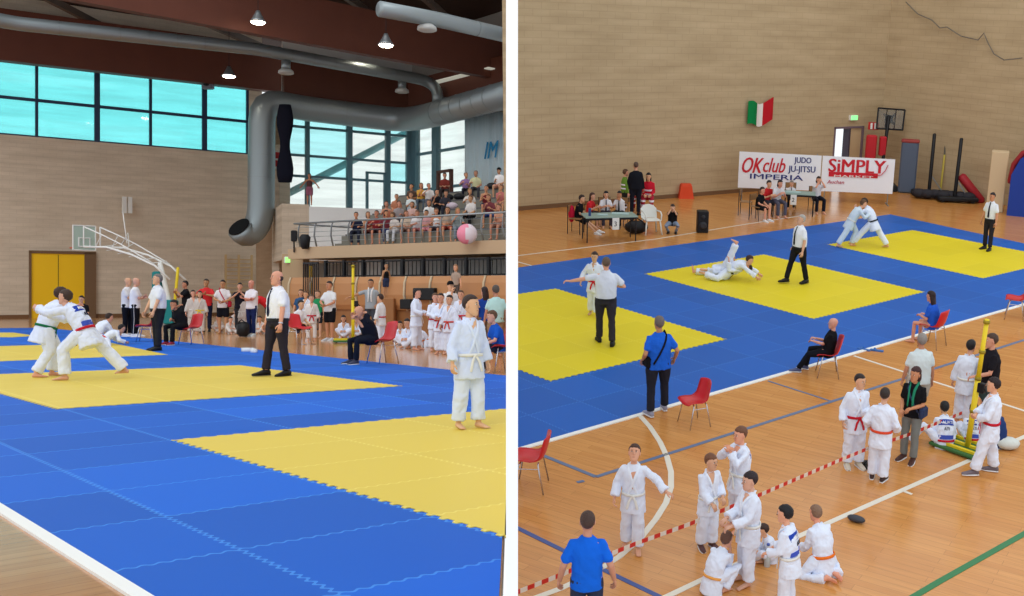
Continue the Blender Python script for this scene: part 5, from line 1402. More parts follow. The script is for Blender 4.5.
# ---- standing and sitting along the floor
trk = dict(bot=('pants', (22, 24, 32)), shoes=(230, 230, 235))
L('bald man in a white tee, arms folded, nearer the yellow door', 127, 337, 276, -120, **mix(trk, CROSS, top=('tee', (226, 224, 226)), hair=('bald', 0), b=1.05))
L('bald man in a white tee, arms folded, nearer the basketball mast', 135, 337.5, 276, -100, **mix(trk, CROSS, top=('tee', (232, 232, 236)), hair=('bald', 0), b=1.08, stripe=WH))
L('seated bearded man in black, chin on his hand, on a red chair', 182, 345, 300, 130, 'sit', k=.72, **mix(top=('tee', (30, 30, 34)), bot=('pants', (24, 24, 28)), hair=('short', (26, 20, 20)), shoes=(150, 40, 60), lean=20, curl=30, hl=(.04, .26, 1.05), hr=(.06, .3, .7), skin=SKIN2, b=1.05))
shell_chair(HL, HL.floor(186, 345) + V((.1, .08, 0)), 130, 'red plastic chair under the bearded man in black')
shell_chair(HL, HL.floor(146, 342), 80, 'empty red plastic chair behind the grey-haired referee')
L('man in a black tee with raised arms, behind the teal mast padding', 186, 331, 279, 110, **mix(top=('tee', BLK), bot=('pants', (40, 40, 52)), hair=('short', BLK), hl=(.04, .3, 1.35), hr=(.08, .32, 1.3), skin=SKIN2))
for (lab, u, v, t, yw, bl_) in (('judo child with loose hair standing left of the red polo man', 193, 334, 289, 190, 'white'), ('smaller judo child standing right beside the red polo man', 200, 334, 290, 170, 'yellow')):
    L(lab, u, v, t, yw, **mix(GIK, top=('gi', (206, 198, 192)), bot=('gi', (206, 198, 192)), belt=BELT[bl_], hair=('long', DBR)))
L('man in a red polo shirt and navy trackpants with hands clasped', 206.5, 332, 277, 165, **mix(BELLY, hl=(.04, .26, 1.2), hr=(.04, .27, 1.22), top=('tee', (212, 52, 56)), bot=('pants', (26, 32, 56)), hair=('short', (50, 34, 30)), skin=SKIN2, b=1.05, shoes=BLK))
L('young man in a white tee with a red jacket on one shoulder', 223, 334, 278, 170, **mix(BELLY, top=('tee', (226, 220, 222)), bot=('shorts', (24, 24, 32)), hair=('short', (36, 28, 26)), skin=SKIN2, strap=((190, 40, 60), -1)))
L('man in a white tee and navy trackpants, arms folded, among seated judo children', 252, 336.5, 278, 140, **mix(CROSS, top=('tee', (234, 230, 236)), bot=('pants', (30, 40, 84)), stripe=WH, hair=('bald', 0), shoes=(220, 230, 235), b=1.08, skin=(214, 150, 124)))
L('man in dark clothes lifting a camera, left of the folded-arms man', 240, 333, 281, 175, **mix(FACEH, top=('tee', (36, 36, 48)), bot=('pants', (60, 60, 66)), hair=('short', BLK)))
L('person in a red shirt bending forward behind the referee with the tie', 268, 333, 0, 95, H=1.75, **mix(top=('tee', (208, 44, 50)), bot=('pants', BLK), hair=('short', BRN), lean=62, curl=20, hl=(.1, .5, .7), hr=(.1, .48, .7)))
kids = [('seated judo child with yellow belt, left end of the floor row', 219, 333, 315, 170, 'floor', 'yellow'), ('seated judo child leaning beside the black rucksack', 229, 334, 317, 200, 'legs', 'white'),
 ('standing judo child behind the black rucksack', 242, 333, 293, 160, 'stand', 'white'), ('seated judo child peeking left of the referee with the tie', 262, 334, 316, 150, 'floor', 'white'), ('kneeling judo child right behind the folded-arms man', 246, 332, 309, 150, 'kneel', 'yellow'), ('small seated judo child furthest in the floor row', 235, 330, 308, 190, 'kneel', 'white')]
for (lab, u, v, t, yw, ps, bl_) in kids: L(lab, u, v, t, yw, ps, **mix(GIK, top=('gi', (214, 206, 202)), bot=('gi', (214, 206, 202)), belt=BELT[bl_], hair=('short', (60, 44, 40))))
c = HL.floor(243, 337); mb = MB(); mb.box((0, 0, .24), (.38, .26, .46), 0, None, .09); mb.tube([(-.1, -.1, .46), (0, -.1, .54), (.1, -.1, .46)], .02, 6); solo('rucksack', mb, BLACK, HL, c, 0, 'black rucksack standing on the parquet before the judo children', 'bag', None, True)
for (u, yw, lb) in ((248, 30, 'white trainer lying on the parquet, left of the referee'), (254, -20, 'white trainer lying on its own nearer the referee with the tie')):
    c = HL.floor(u, 352 if u < 250 else 353); mb = MB(); mb.loft([[V((x, y, z)) for (x, y) in ((-.04 * w_, -.14), (.04 * w_, -.14), (.05 * w_, .1), (0, .16), (-.05 * w_, .1))] for (z, w_) in ((0, 1), (.05, 1), (.1, .6))]); solo('trainer', mb, mat('shoe_white', (220, 225, 228), .6), HL, c, R(yw + 60), lb, 'shoe', None, True)
L('dark-haired youth in white sitting on a red chair behind the referee', 298, 344, 299, -140, 'sit', **mix(top=('tee', (236, 236, 240)), bot=('shorts', BLK), hair=('short', BLK), b=.95))
shell_chair(HL, HL.floor(299, 345), -140, 'red plastic chair under the youth in white behind the referee')
L('judo child with red belt facing the viewer beside the green tee boy', 311.5, 341, 294, 182, **mix(GIK, top=('gi', (226, 222, 220)), bot=('gi', (226, 222, 220)), belt=BELT['red'], hair=('short', (96, 70, 50))))
L('boy in a green tee half hidden behind the judo child', 318, 338, 289, 150, **mix(top=('tee', (40, 140, 90)), bot=('shorts', (30, 40, 50)), hair=('short', BRN)))
L('young man in a white tee and black shorts looking left', 330, 341, 279, 140, **mix(BELLY, top=('tee', (222, 224, 228)), bot=('shorts', BLK), hair=('short', (50, 36, 30)), shoes=(200, 204, 210), skin=SKIN2, b=1.02))
L('woman in blue standing behind the referee\'s shoulder', 301, 336, 288, 170, **mix(top=('tee', (52, 88, 130)), bot=('pants', (60, 60, 80)), hair=('bob', BRN)))
L('judo child seen between the blue woman and the green tee boy', 306, 336, 290, 160, **mix(GIK, belt=BELT['white'], hair=('short', BRN)))
L('small judo child sitting in front of the orange panel, nearest the yellow pole', 344, 338, 315, 175, 'floor', **mix(GIK, belt=BELT['red'], hair=('bob', BLK)))
L('small judo child sitting right behind the yellow pole', 356, 337, 316, 185, 'floor', **mix(GIK, belt=BELT['white'], hair=('bob', (30, 22, 22))))
L('man in a grey tee with a white towel round his neck holding the yellow pole', 371, 337, 277, 165, **mix(top=('tee', (158, 166, 174)), bot=('pants', (70, 74, 84)), hair=('short', (52, 40, 34)), scarf=(228, 228, 230), hr=(.62, .2, 1.15), hl=(.2, .1, .95), skin=SKIN2))
L('judo boy with a blue belt standing behind the bald seated coach', 381, 345, 293, 60, **mix(GIK, top=('gi', (222, 222, 226)), belt=BELT['red'], hair=('short', (56, 36, 30))))
L('bald coach in black sitting on a red chair, hands before his mouth', 371, 364, 307, 120, 'sit', k=.71, **mix(top=('tee', (26, 28, 40)), bot=('pants', (24, 28, 42)), hair=('bald', 0), shoes=(60, 66, 90), lean=22, curl=30, hl=(.03, .36, 1.05), hr=(.03, .36, 1.0), b=1.18, skin=(214, 156, 128)))
shell_chair(HL, HL.floor(376, 364) + V((.1, .1, 0)), 120, 'red plastic chair under the bald coach at the mat edge')
volley_post(HL, (353, 342.5), 1.4 + 27 * (1470 / 50.5) / FPX, 'yellow volleyball post with a green base before the orange panels', R(20))
def onstand(label, u, D, z, tv, yaw, **kw):
    p = HL.at(u, CY, D); loc = V((p.x, p.y, z)); H = HL.up((p.x, p.y), tv) - z
    return person(HL, label, loc=loc, yaw=yaw, H=max(1.2, min(1.9, H)), **kw)
onstand('dark-haired woman in a black tank top standing before the orange panels', 386, 36.0, 1.2, 265, -150, pose='stand', top=('tank', BLK), bot=('shorts', (50, 60, 90)), hair=('tail', BLK), skin=SKIN2)
onstand('fair-haired woman in a beige top standing high before the orange panels', 456, 33.6, 1.0, 264, 150, pose='stand', top=('tee', (170, 150, 136)), bot=('pants', (90, 80, 76)), hair=('bob', (150, 110, 80)))
for (u, D, z, lb) in ((386, 36.0, 1.2, 'low vaulting box under the woman in the tank top'), (456, 33.6, 1.0, 'low vaulting box under the fair-haired woman')):
    p = HL.at(u, CY, D); mb = MB(); mb.box((0, 0, z / 2), (.7, .5, z), 0, None, .03); solo('vaulting_box', mb, WOODL, HL, (p.x, p.y, 0), 0, lb, 'gym box')
L('judo boy standing side-on before the long black case', 416, 350, 287, -110, **mix(GIK, belt=BELT['white'], hair=('short', BLK), hl=(.2, .25, 1.0), hr=(.2, .3, 1.0)))
L('judo boy sitting on the parquet with a dark green belt, back half turned', 411, 348, 318, 150, 'floor', **mix(GIK, belt=BELT['green'], hair=('short', (40, 30, 30))))
L('smaller judo boy sitting behind the red chair and the green-belted boy', 401, 345, 321, 170, 'floor', **mix(GIK, belt=BELT['white'], hair=('short', (40, 30, 28))))
L('judo boy kneeling with an orange belt behind the green-belted boy', 424, 347, 322, 100, 'kneel', **mix(GIK, belt=BELT['orange'], hair=('short', BRN), lean=35))
L('judo boy with a red belt at the left of the close trio', 435, 351, 292, -165, **mix(GIK, BELLY, belt=BELT['red'], hair=('short', BRN)))
L('judo boy with a hanging red belt in the middle of the close trio', 441, 354, 292, 165, **mix(GIK, BELLY, belt=BELT['red'], hair=('short', DBR)))
L('judo boy with an orange-red belt at the right of the close trio', 450, 354.5, 294, 150, **mix(GIK, belt=(206, 60, 40), hair=('short', (40, 28, 26))))
L('youth with a black cap, hand to his face, behind the trio', 450, 346, 279, 200, **mix(top=('tee', (230, 230, 232)), bot=('shorts', (40, 44, 60)), hair=('short', BLK), cap=(24, 24, 28), hl=(.2, .1, .9), hr=(.03, .24, 1.42)))
L('judo child with a red belt directly behind the small boy on the mat', 461, 347, 289, 170, **mix(GIK, belt=BELT['red'], hair=('short', BRN)))
L('woman with long dark hair and a blue top by the man in mint', 485, 352, 285, 30, **mix(top=('tee', (30, 66, 150)), bot=('pants', (120, 96, 80)), hair=('long', (44, 26, 26))))
L('man in a mint green shirt seen from behind at the end of the row', 496, 357, 283, 15, **mix(top=('tee', (182, 218, 214)), bot=('shorts', (160, 128, 98)), hair=('short', (84, 74, 68)), b=1.12, skin=SKIN2))
L('person in a royal blue tee sitting at the mat edge beside the small boy', 499, 372, 309, 115, 'sit', **mix(top=('tee', (34, 92, 190)), bot=('pants', (40, 44, 60)), hair=('short', BRN), shoes=(170, 170, 180), lean=12, hl=(.1, .4, .6), hr=(.1, .36, .66)))
shell_chair(HL, HL.floor(500, 372), 115, 'chair under the person in the royal blue tee')
L('girl in gi sitting low between the close trio and the wall', 478, 349, 318, 170, 'floor', **mix(GIK, belt=BELT['white'], hair=('short', BRN)))

# ---- spectators on the balcony
def spect(label, row, u, yaw, topc, botc, hair, skin=SKIN2, **kw):
    off, z, x0 = ROWS[row - 1]; x = lf(u, off + .22); p = MF @ V((x, off + .22, 0)); loc = V((p.x, p.y, z - .52 + .14))
    kw.setdefault('H', random.uniform(1.62, 1.78)); kw.update(hy=random.uniform(-35, 35), hp=random.uniform(-15, 5), lean=random.uniform(0, 22), twist=random.uniform(-15, 15), hl=(random.uniform(.02, .2), random.uniform(.25, .38), random.uniform(.6, .75)), hr=(random.uniform(.02, .2), random.uniform(.22, .38), random.uniform(.6, .95)))
    person(HL, label, loc=loc, yaw=yaw, pose='sit', top=topc, bot=botc, hair=hair, skin=skin, group='spectators on the balcony stand', vox=.034, **kw)
T_ = lambda *c: ('tee', c)
S1 = [('seated spectator in a navy tee at the left end of the lowest bench', 1, 357, 170, T_(40, 44, 66), ('pants', (40, 44, 60)), ('short', BLK)),
 ('seated spectator with bare shoulders and brown hair on the lowest bench', 1, 368, 185, ('tank', (150, 70, 60)), ('shorts', (110, 60, 56)), ('bob', BRN)),
 ('seated spectator in a dark red tee on the lowest bench', 1, 377, 175, T_(140, 44, 48), ('shorts', (60, 44, 50)), ('short', DBR)),
 ('seated spectator in maroon, leaning, right of the dark red tee', 1, 386, 190, T_(120, 48, 60), ('pants', (60, 70, 110)), ('bob', DBR)),
 ('seated spectator in white with legs stretched forward, lowest bench', 1, 396, 150, T_(206, 196, 190), ('pants', (196, 196, 200)), ('bob', BRN)),
 ('seated spectator in a cream top beside the white leg-stretcher', 1, 406, 175, T_(210, 190, 170), ('shorts', (120, 90, 80)), ('long', BRN)),
 ('seated spectator in a white tee, lowest bench, left of the pink ball', 1, 417, 185, T_(224, 220, 220), ('shorts', (150, 90, 90)), ('short', BRN)),
 ('seated spectator with pinkish shorts in front of the standing white shirt', 1, 427, 175, T_(200, 150, 150), ('shorts', (210, 140, 150)), ('short', DBR)),
 ('seated spectator in a white vest behind the rail, near the pink ball', 1, 437, 165, ('tank', (226, 226, 226)), ('shorts', (70, 60, 66)), ('short', BRN)),
 ('seated spectator in beige immediately left of the pink ball', 1, 447, 180, T_(190, 168, 150), ('shorts', (160, 70, 60)), ('bob', BRN)),
 ('seated spectator in grey-green with long hair by the pink ball', 1, 457, 190, T_(140, 150, 150), ('pants', (120, 130, 140)), ('long', BLO)),
 ('seated spectator in skin-toned top at the right end of the lowest bench', 1, 500, 150, T_(190, 140, 116), ('shorts', (150, 110, 96)), ('short', BRN)),
 ('standing-tall spectator in a pale pink vest left of the upper rows', 2, 387, 175, ('tank', (206, 120, 96)), ('shorts', (170, 60, 50)), ('bob', DBR)),
 ('seated spectator in grey on the second bench', 2, 399, 180, T_(150, 140, 140), ('pants', (80, 80, 96)), ('short', DBR)),
 ('big seated spectator in a white tee with a lilac skirt, second bench', 2, 429, 185, T_(232, 232, 230), ('shorts', (196, 130, 160)), ('bob', BRN)),
 ('seated spectator in a white blouse leaning over a black bag, second bench', 2, 472, 150, T_(216, 208, 204), ('pants', (30, 30, 34)), ('short', BRN)),
 ('seated spectator in blue shorts on the second bench near the curtain', 2, 490, 165, T_(120, 60, 66), ('shorts', (60, 90, 150)), ('bob', BRN)),
 ('seated spectator in pale pink on the second bench, before the tall pillar', 2, 413, 170, T_(210, 170, 160), ('shorts', (190, 190, 196)), ('bob', BRN)),
 ('seated spectator in orange-brown on the third bench, leftmost there', 3, 396, 178, T_(196, 130, 100), ('shorts', (180, 120, 100)), ('short', BRN)),
 ('large spectator in a pale grey tee on the third bench', 3, 411, 185, T_(206, 214, 214), ('pants', (120, 140, 160)), ('short', BRN)),
 ('seated spectator in black on the third bench, middle', 3, 437, 170, T_(30, 30, 36), ('pants', (30, 30, 36)), ('short', BLK)),
 ('seated spectator in dark grey on the third bench beside the one in black', 3, 445, 185, T_(60, 58, 66), ('pants', (50, 50, 60)), ('short', DBR)),
 ('seated spectator in a cream tee with fair hair on the third bench', 3, 470, 175, T_(214, 204, 196), ('pants', (110, 110, 116)), ('short', BLO)),
 ('seated spectator in a dark red vest on the third bench', 3, 486, 180, ('tank', (110, 40, 44)), ('shorts', (50, 50, 66)), ('short', DBR)),
 ('seated bare-armed spectator in rose on the third bench, right end', 3, 501, 170, T_(186, 110, 104), ('shorts', (150, 110, 100)), ('short', BRN)),
 ('seated spectator in a mustard top on the fourth bench', 4, 421, 178, T_(214, 160, 70), ('pants', (80, 90, 100)), ('bob', BRN)),
 ('seated spectator in a white tee on the fourth bench beside the mustard top', 4, 429, 185, T_(226, 220, 216), ('pants', (100, 100, 110)), ('short', GRY)),
 ('seated spectator in dark brown on the fourth bench, left end', 4, 412, 170, T_(90, 70, 60), ('pants', (60, 60, 70)), ('short', BLK)),
 ('seated spectator in a maroon tee alone on the top bench', 5, 445, 175, T_(120, 50, 44), ('pants', (60, 50, 50)), ('short', BLK)),
 ('seated spectator in a violet shirt on the top bench', 5, 466, 180, T_(150, 116, 160), ('pants', (40, 40, 50)), ('short', (130, 110, 100))),
 ('seated spectator in a pale yellow shirt beside the violet shirt, top bench', 5, 476, 175, T_(208, 204, 160), ('pants', (60, 60, 66)), ('short', (120, 100, 90))),
 ('spectator in white with a black cap on the top bench before the curtain', 5, 500, 160, T_(232, 228, 226), ('shorts', (206, 150, 130)), ('short', BLK))]
for a in S1:
    kw = {'cap': (24, 24, 28)} if 'black cap' in a[0] else {}
    spect(*a, **kw)
p = HL.at(309.5, CY, 55.3)
person(HL, 'girl standing alone on the raised white walkway before the tall windows', loc=(p.x, p.y, 5.95), yaw=170, H=1.75, top=('tank', (90, 60, 60)), bot=('shorts', (150, 90, 110)), hair=('long', DBR), skin=SKIN2, hl=(.45, .1, 1.0), hr=(.4, .1, 1.0), vox=.034)
for (u, row, lb) in ((448, 4, 'black bag on the fourth bench left of the violet shirt'), (459, 4, 'black bag on the fourth bench below the violet shirt'), (492, 5, 'dark bag on the top bench before the curtain'), (452, 3, 'pale folded garment on the third bench')):
    off, z, x0 = ROWS[row - 1]; x = lf(u, off + .2); p = MF @ V((x, off + .2, 0)); mb = MB(); mb.ell((0, 0, .15), (.24, .17, .15), 10, 6); solo('bag', mb, BLACK if row != 3 else cloth((196, 180, 190)), HL, (p.x, p.y, z + .05), 0, lb, 'bag', None, True)

# ---- high-view hall: far side
A('judge boy in a black tee sitting at the near end of the table numbered 3', 578, 232, 195, -110, 'sit', k=.74, **mix(top=('tee', BLK), bot=('shorts', BLK), hair=('short', DBR), shoes=(236, 236, 238), ftl=(.12, .75, .08), ftr=(.14, .7, .08)))
A('girl in a red tee sitting second at the table numbered 3', 589, 226, 193, -115, 'sit', k=.74, **mix(top=('tee', (206, 44, 52)), bot=('shorts', (60, 50, 60)), hair=('long', (70, 44, 36)), hl=(.1, .38, .8), hr=(.1, .38, .8)))
A('dark-haired judge in a white shirt sitting third at the table numbered 3', 605, 226, 191, 190, 'sit', k=.74, **mix(top=('shirt', (226, 226, 232)), bot=('pants', (60, 56, 70)), hair=('bob', BLK), hl=(.1, .36, .8), hr=(.1, .36, .8), tie=(30, 30, 50)))
A('judge with a dark tie, hand at the mouth, last at the table numbered 3', 620, 226, 191, 160, 'sit', k=.74, **mix(top=('shirt', (226, 226, 232)), bot=('pants', BLK), hair=('short', BLK), hl=(.04, .26, 1.05), hr=(.1, .36, .8), tie=BLK, skin=SKIN2, shoes=BLK))
for (u, v, yw, lb) in ((576, 233, -110, 'dark-framed chair under the boy in the black tee'), (588, 226, -115, 'dark-framed chair under the girl in the red tee'), (605, 225, 190, 'dark-framed chair under the third judge at the left table'), (620, 225, 160, 'dark-framed chair under the fourth judge at the left table')): frame_chair(G(u, v), yw, lb)
mb = MB(); mb.ell((0, 0, .55), (.1, .16, .26), 10, 8); solo('red_jacket', mb, cloth((190, 30, 60)), hr, G(571.5, 232), 0, 'crimson jacket hanging on the back of the first judge\'s chair', 'jacket', None, True)
VEST = mat('reflective_tape', (240, 236, 250), .25, .0, 1.0)  # reflective tape, its near-white colour standing in for flash glare
REF = emat('retroreflective_flare', (250, 246, 255), 1.6)
A('broad man in a black jacket standing with his back turned by the rescuers', 635, 215, 160, 10, **mix(top=('long', (26, 28, 36)), bot=('pants', (30, 32, 44)), hair=('crop', (90, 70, 60)), b=1.18, shoes=BLK))
A('rescuer in lime green with shining stripes beside the man in black', 624, 214, 168, -70, **mix(top=('long', (110, 150, 60)), bot=('pants', (40, 42, 40)), hair=('short', BRN), hivis=VEST))
A('rescuer in red with bright reflective bands and long dark hair, sitting', 648, 212, 171, 175, 'sit', k=.76, **mix(top=('long', (206, 36, 56)), bot=('pants', (170, 40, 60)), hair=('long', BLK), hivis=VEST, shoes=BLK))
A('rescuer in a white top half hidden behind the one in red', 640, 209, 173, 165, 'sit', k=.76, **mix(top=('tee', (226, 222, 226)), bot=('pants', (180, 40, 56)), hair=('bob', DBR), hivis=VEST))
A('photographer in a black tee crouching with a camera beside the garden chair', 672, 233, 204, 178, 'squat', k=.66, b=1.1, **mix(top=('tee', BLK), bot=('pants', (130, 146, 170)), hair=('short', DBR), hl=(.05, .28, 1.0), hr=(.05, .28, 1.0), ep=(.6, .3, -1), lean=10, shoes=BLK, P=(0, -.05, .4)))
A('boy in black sitting at the near end of the table before the banner', 758, 220, 187, -125, 'sit', k=.74, **mix(top=('tee', BLK), bot=('shorts', BLK), hair=('short', DBR), shoes=(230, 230, 232)))
A('boy in a red tee sitting second at the table before the banner', 765, 216, 180, -140, 'sit', k=.74, **mix(top=('tee', (190, 40, 44)), bot=('shorts', (50, 50, 60)), hair=('short', BLK), hl=(.1, .36, .8), hr=(.1, .36, .8)))
A('woman in a white blouse with dark curly hair leaning over the second table', 775, 216, 178, -150, 'sit', k=.74, **mix(top=('tee', (216, 216, 220)), bot=('pants', (84, 84, 100)), hair=('bob', BLK), lean=20, hl=(.1, .4, .82), hr=(.1, .4, .82)))
A('small judge in white with a tie sitting behind the table before the banner', 790, 208, 181, 185, 'sit', k=.74, **mix(top=('shirt', (222, 224, 230)), bot=('pants', BLK), hair=('short', GRY), tie=BLK, hl=(.1, .36, .8), hr=(.1, .36, .8)))
A('woman in a white tee and dark trousers photographing from a chair', 815, 212, 175, 205, 'sit', k=.76, **mix(top=('tee', (224, 224, 230)), bot=('pants', (26, 28, 40)), hair=('bob', DBR), hl=(.05, .28, 1.15), hr=(.05, .28, 1.15), ep=(.6, .3, -1)))
for (u, v, yw, lb) in ((757, 220, -125, 'dark-framed chair under the boy in black at the second table'), (765, 216, -140, 'dark-framed chair under the boy in red'), (775, 215, -150, 'dark-framed chair under the woman with curly hair'), (790, 207, 185, 'dark-framed chair under the small judge with a tie'), (815, 211, 205, 'dark-framed chair under the woman taking a photograph'), (745, 215, -100, 'empty dark-framed chair at the near end of the second table')): frame_chair(G(u, v), yw, lb)
# on the mats
A('white-haired referee walking on the yellow mat before the second table', 797, 284, 213, 125, **mix(top=('shirt', (232, 236, 244)), bot=('pants', (30, 30, 36)), hair=('short', (170, 166, 160)), shoes=BLK, tie=BLK, b=1.15, ftl=(.1, -.2, .08), ftr=(.12, .25, .08), hl=(.28, .1, .84), hr=(.28, .0, .84), hp=-15))
A('young referee in a white shirt and dark tie at the far yellow mat', 987, 250, 191, 150, **mix(top=('shirt', (226, 230, 238)), bot=('pants', (44, 40, 46)), hair=('short', (26, 22, 24)), tie=(36, 34, 50), shoes=BLK, skin=SKIN2, hl=(.26, .12, .84), hr=(.26, .04, .82), ftl=(.14, .1, .08)))
A('referee in a white shirt seen from behind, his left arm held out', 605, 345, 255, 5, **mix(top=('shirt', (222, 228, 240)), bot=('pants', (52, 50, 58)), hair=('crop', (100, 80, 66)), shoes=BLK, b=1.14, hl=(.72, .12, 1.2), hdl=(1, .1, .1), hr=(.2, .2, 1.1), ep=(1, -.6, -.6), ftl=(.1, .15, .08), ftr=(.12, -.14, .08)))
A('judo boy with a red belt facing the referee with the outstretched arm', 594, 316, 251, 170, **mix(GIK, belt=BELT['red'], hair=('short', (50, 34, 30)), chest=(.2, .5), ftl=(.1, .15, .08), ftr=(.1, -.1, .08), hr=(.34, .08, .92), hl=(.2, .1, .9)))
A('judo boy gripping his opponent, the one standing left on the far mat', 849, 247.5, 0, -75, H=1.62, **mix(GIK, top=('gi', (206, 222, 236)), bot=('gi', (206, 222, 236)), belt=BELT['white'], hair=('short', BRN), lean=40, curl=10, P=(0, 0, .84), ftl=(.12, .1, .08), ftr=(.14, -.42, .08), hl=(.12, .6, 1.2), hr=(.1, .56, 1.1)))
A('judo boy gripping his opponent, the one standing right with legs spread', 871, 248, 0, 75, H=1.68, **mix(GIK, belt=BELT['black'], hair=('short', DBR), lean=36, curl=10, P=(0, 0, .80), ftl=(.15, .55, .08), ftr=(.2, -.45, .08), hl=(.1, .55, 1.2), hr=(.1, .5, 1.1)))
lay = Matrix.Translation((0, 0, .22)) @ Matrix.Rotation(R(82), 4, 'X') @ Matrix.Translation((0, 0, -.95))
person(hr, 'judo fighter thrown on his back with one leg straight up', loc=hr.floor(726, 279), yaw=82, H=1.65, extra=lay, **mix(GIK, belt=BELT['white'], hair=('short', DBR), ftl=(.1, .72, 1.35), ftr=(.14, -.02, .12), hl=(.3, .3, 1.15), hr=(.3, .2, 1.2), kp=(.2, -.2, 1)))
person(hr, 'judo fighter lying across his thrown opponent, hips on the mat', loc=hr.floor(740, 281), yaw=-100, H=1.6, pose='kneel', loc_z=.06, **mix(GIK, belt=BELT['black'], hair=('short', (60, 40, 34)), lean=78, curl=8, P=(0, -.3, .2), ftl=(.2, -1.0, .08), ftr=(.25, -.95, .08), kp=(.5, .2, -.3), hl=(.2, .5, .1), hr=(.25, .5, .12)))
A('man in a blue tee with a black shoulder bag watching from the mat edge', 657, 415, 314, 22, loc_z=.018, **mix(top=('tee', (34, 100, 215)), bot=('pants', (40, 42, 54)), hair=('short', (110, 100, 96)), shoes=(150, 150, 170), b=1.2, strap=(BLK, -1), hl=(.24, .1, .95), hr=(.3, .05, .92), ftl=(.14, -.06, .08), ftr=(.18, .12, .08), skin=SKIN2))
A('bald man in black leaning back on a red chair, legs stretched', 826, 374, 318, 82, 'sit', k=.76, loc_z=.015, **mix(top=('tee', BLK), bot=('pants', (24, 26, 34)), hair=('bald', 0), shoes=(80, 90, 130), lean=-14, curl=4, b=1.14, ftl=(.14, .62, .08), ftr=(.12, .5, .08), hl=(.05, .33, .74), hr=(.06, .3, .78), skin=(218, 158, 134)))
A('long-haired girl in a blue tee sitting on a red chair at the mat edge', 931, 346, 292, 60, 'sit', k=.75, **mix(top=('tee', (38, 90, 200)), bot=('brief', (200, 150, 130)), hair=('long', (40, 24, 26)), skin=(214, 150, 128), hl=(.1, .3, .7), hr=(.1, .3, .7)))
# near group, right
A('man in a pale polo shirt seen from behind beside the woman with the green scarf', 914, 426, 331, 20, **mix(top=('tee', (210, 222, 226)), bot=('shorts', (176, 170, 160)), hair=('short', (140, 132, 128)), b=1.2, skin=SKIN2))
A('woman in a black tee with a green scarf and a small blue bag', 908, 460, 364, 158, **mix(top=('tee', BLK), bot=('pants', (122, 126, 124)), hair=('bob', (60, 30, 32)), scarf=(40, 130, 100), strap=((50, 60, 90), -1), shoes=(70, 40, 36), hl=(.08, .26, 1.05), hr=(.1, .25, .98), hy=-10, skin=SKIN2))
A('judo boy with a bright red belt looking right, left edge of the near group', 852, 466, 371, 205, **mix(GIK, belt=BELT['red'], hair=('crop', (40, 30, 30)), chest=(.2, .5), hy=22, hl=(.08, .22, 1.02), hr=(.26, .06, .86), shoes=(206, 196, 180)))
A('judo boy with an orange-red belt seen from behind, feet in dark sandals', 877, 480, 386, -10, **mix(GIK, belt=(226, 80, 50), hair=('crop', (48, 38, 36)), shoes=(60, 40, 40), hl=(.26, .14, .95), hr=(.24, .14, .95)))
A('judo boy seen from behind with no patch, beside the tall yellow post', 962, 424, 338, -8, **mix(GIK, belt=BELT['white'], hair=('short', BLK), hy=-15))
A('man in a black tee leaning at the yellow post, looking left', 983, 430, 357, 110, H=1.72, **mix(top=('tee', (30, 28, 34)), bot=('shorts', (60, 80, 80)), hair=('short', (70, 50, 40)), b=1.2, skin=(214, 150, 130), hl=(.15, .3, 1.0), hr=(.2, .25, 1.0)))
A('judo boy with a red belt in patterned sandals, nearest the yellow post', 985, 474, 375, 100, **mix(GIK, BELLY, belt=BELT['red'], hair=('short', (36, 24, 26)), shoes=(110, 100, 110), hy=-10, ftl=(.12, .2, .08), ftr=(.12, -.16, .08)))
A('judo boy sitting with blue back patches and a red belt, left of the post', 944, 447, 405, 15, 'floor', **mix(GIK, belt=BELT['red'], hair=('short', BLK), patch=PB, lean=20, ftl=(.7, .1, .08), kpl=(.5, .3, .8)))
A('judo boy sitting with blue back patches, half hidden by the yellow post', 972, 445, 407, 10, 'floor', **mix(GIK, belt=BELT['red'], hair=('short', DBR), patch=PB, lean=20))
A('youth in a navy tee sitting behind the boy in patterned sandals', 999, 447, 423, 60, 'floor', H=1.4, **mix(top=('tee', (40, 60, 110)), bot=('gi', GI), hair=('short', DBR)))
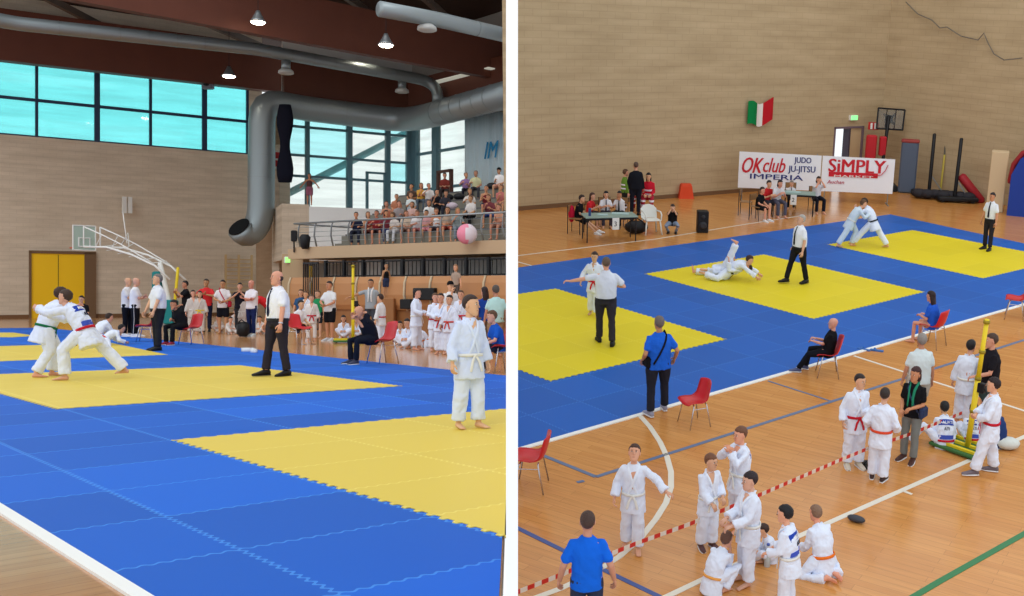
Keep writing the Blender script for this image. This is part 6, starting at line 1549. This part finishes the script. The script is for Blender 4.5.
# near group, middle
A('judo boy with a white belt looking down, arm held away, alone near the arc', 632, 548, 443, 175, **mix(GIK, belt=BELT['white'], hair=('short', (70, 46, 38)), chest=(.14, .5), hp=-28, hr=(.28, .1, .88), hl=(.52, .1, 1.02), hdl=(1, .2, -.3), ftl=(.1, .1, .08), ftr=(.1, -.08, .08), b=.94))
A('man in a bright blue tee seen from behind, cropped at the lower edge', 586, 652, 508, 0, **mix(top=('tee', (24, 104, 226)), bot=('pants', (50, 56, 80)), hair=('crop', (70, 50, 44)), b=1.0, hl=(.3, .06, .86), hr=(.3, .06, .86), skin=(206, 146, 118)))
A('brown-haired judo boy looking right, left in the talking trio', 706, 547, 452, -150, **mix(GIK, belt=BELT['white'], hair=('short', (116, 76, 54)), hy=20, hl=(.2, .15, .95), hr=(.06, .25, .92), b=.92, shoes=(90, 60, 60)))
A('judo boy with red in his hands, eating, back of the talking trio', 737, 528, 424, 130, **mix(GIK, FACEH, belt=BELT['white'], hair=('short', (110, 72, 52)), patch=PB))
A('tall dark-haired judo boy facing left, in front of the talking trio', 746, 583, 469, 120, **mix(GIK, belt=BELT['white'], hair=('short', (40, 28, 34)), hl=(.1, .34, 1.0), hr=(.1, .32, 1.02), chest=(.22, .5)))
A('judo boy crouching with an orange belt, back turned, at the lower edge', 716, 590, 531, -35, 'squat', **mix(GIK, belt=(240, 170, 90), hair=('short', (100, 70, 58)), lean=30, hl=(.1, .34, .5), hr=(.04, .3, .62), P=(0, -.1, .28)))
A('black-haired judo boy with blue back patches kneeling at the lower edge', 786, 612, 505, 75, 'stand', H=1.32, **mix(GIK, belt=BELT['white'], hair=('short', (22, 20, 26)), patch=PB, lean=10, hl=(.1, .32, .95), hr=(.1, .3, .95)))
A('small judo child half hidden behind the black-haired boy', 771, 560, 528, 110, 'floor', **mix(GIK, belt=BELT['white'], hair=('short', (60, 40, 34))))
A('kneeling judo boy with an orange and yellow belt, fair cropped hair', 818, 571, 505, 40, 'kneel', **mix(GIK, belt=(240, 120, 40), hair=('crop', (130, 100, 80)), lean=20, b=1.0, skin=(226, 160, 130)))
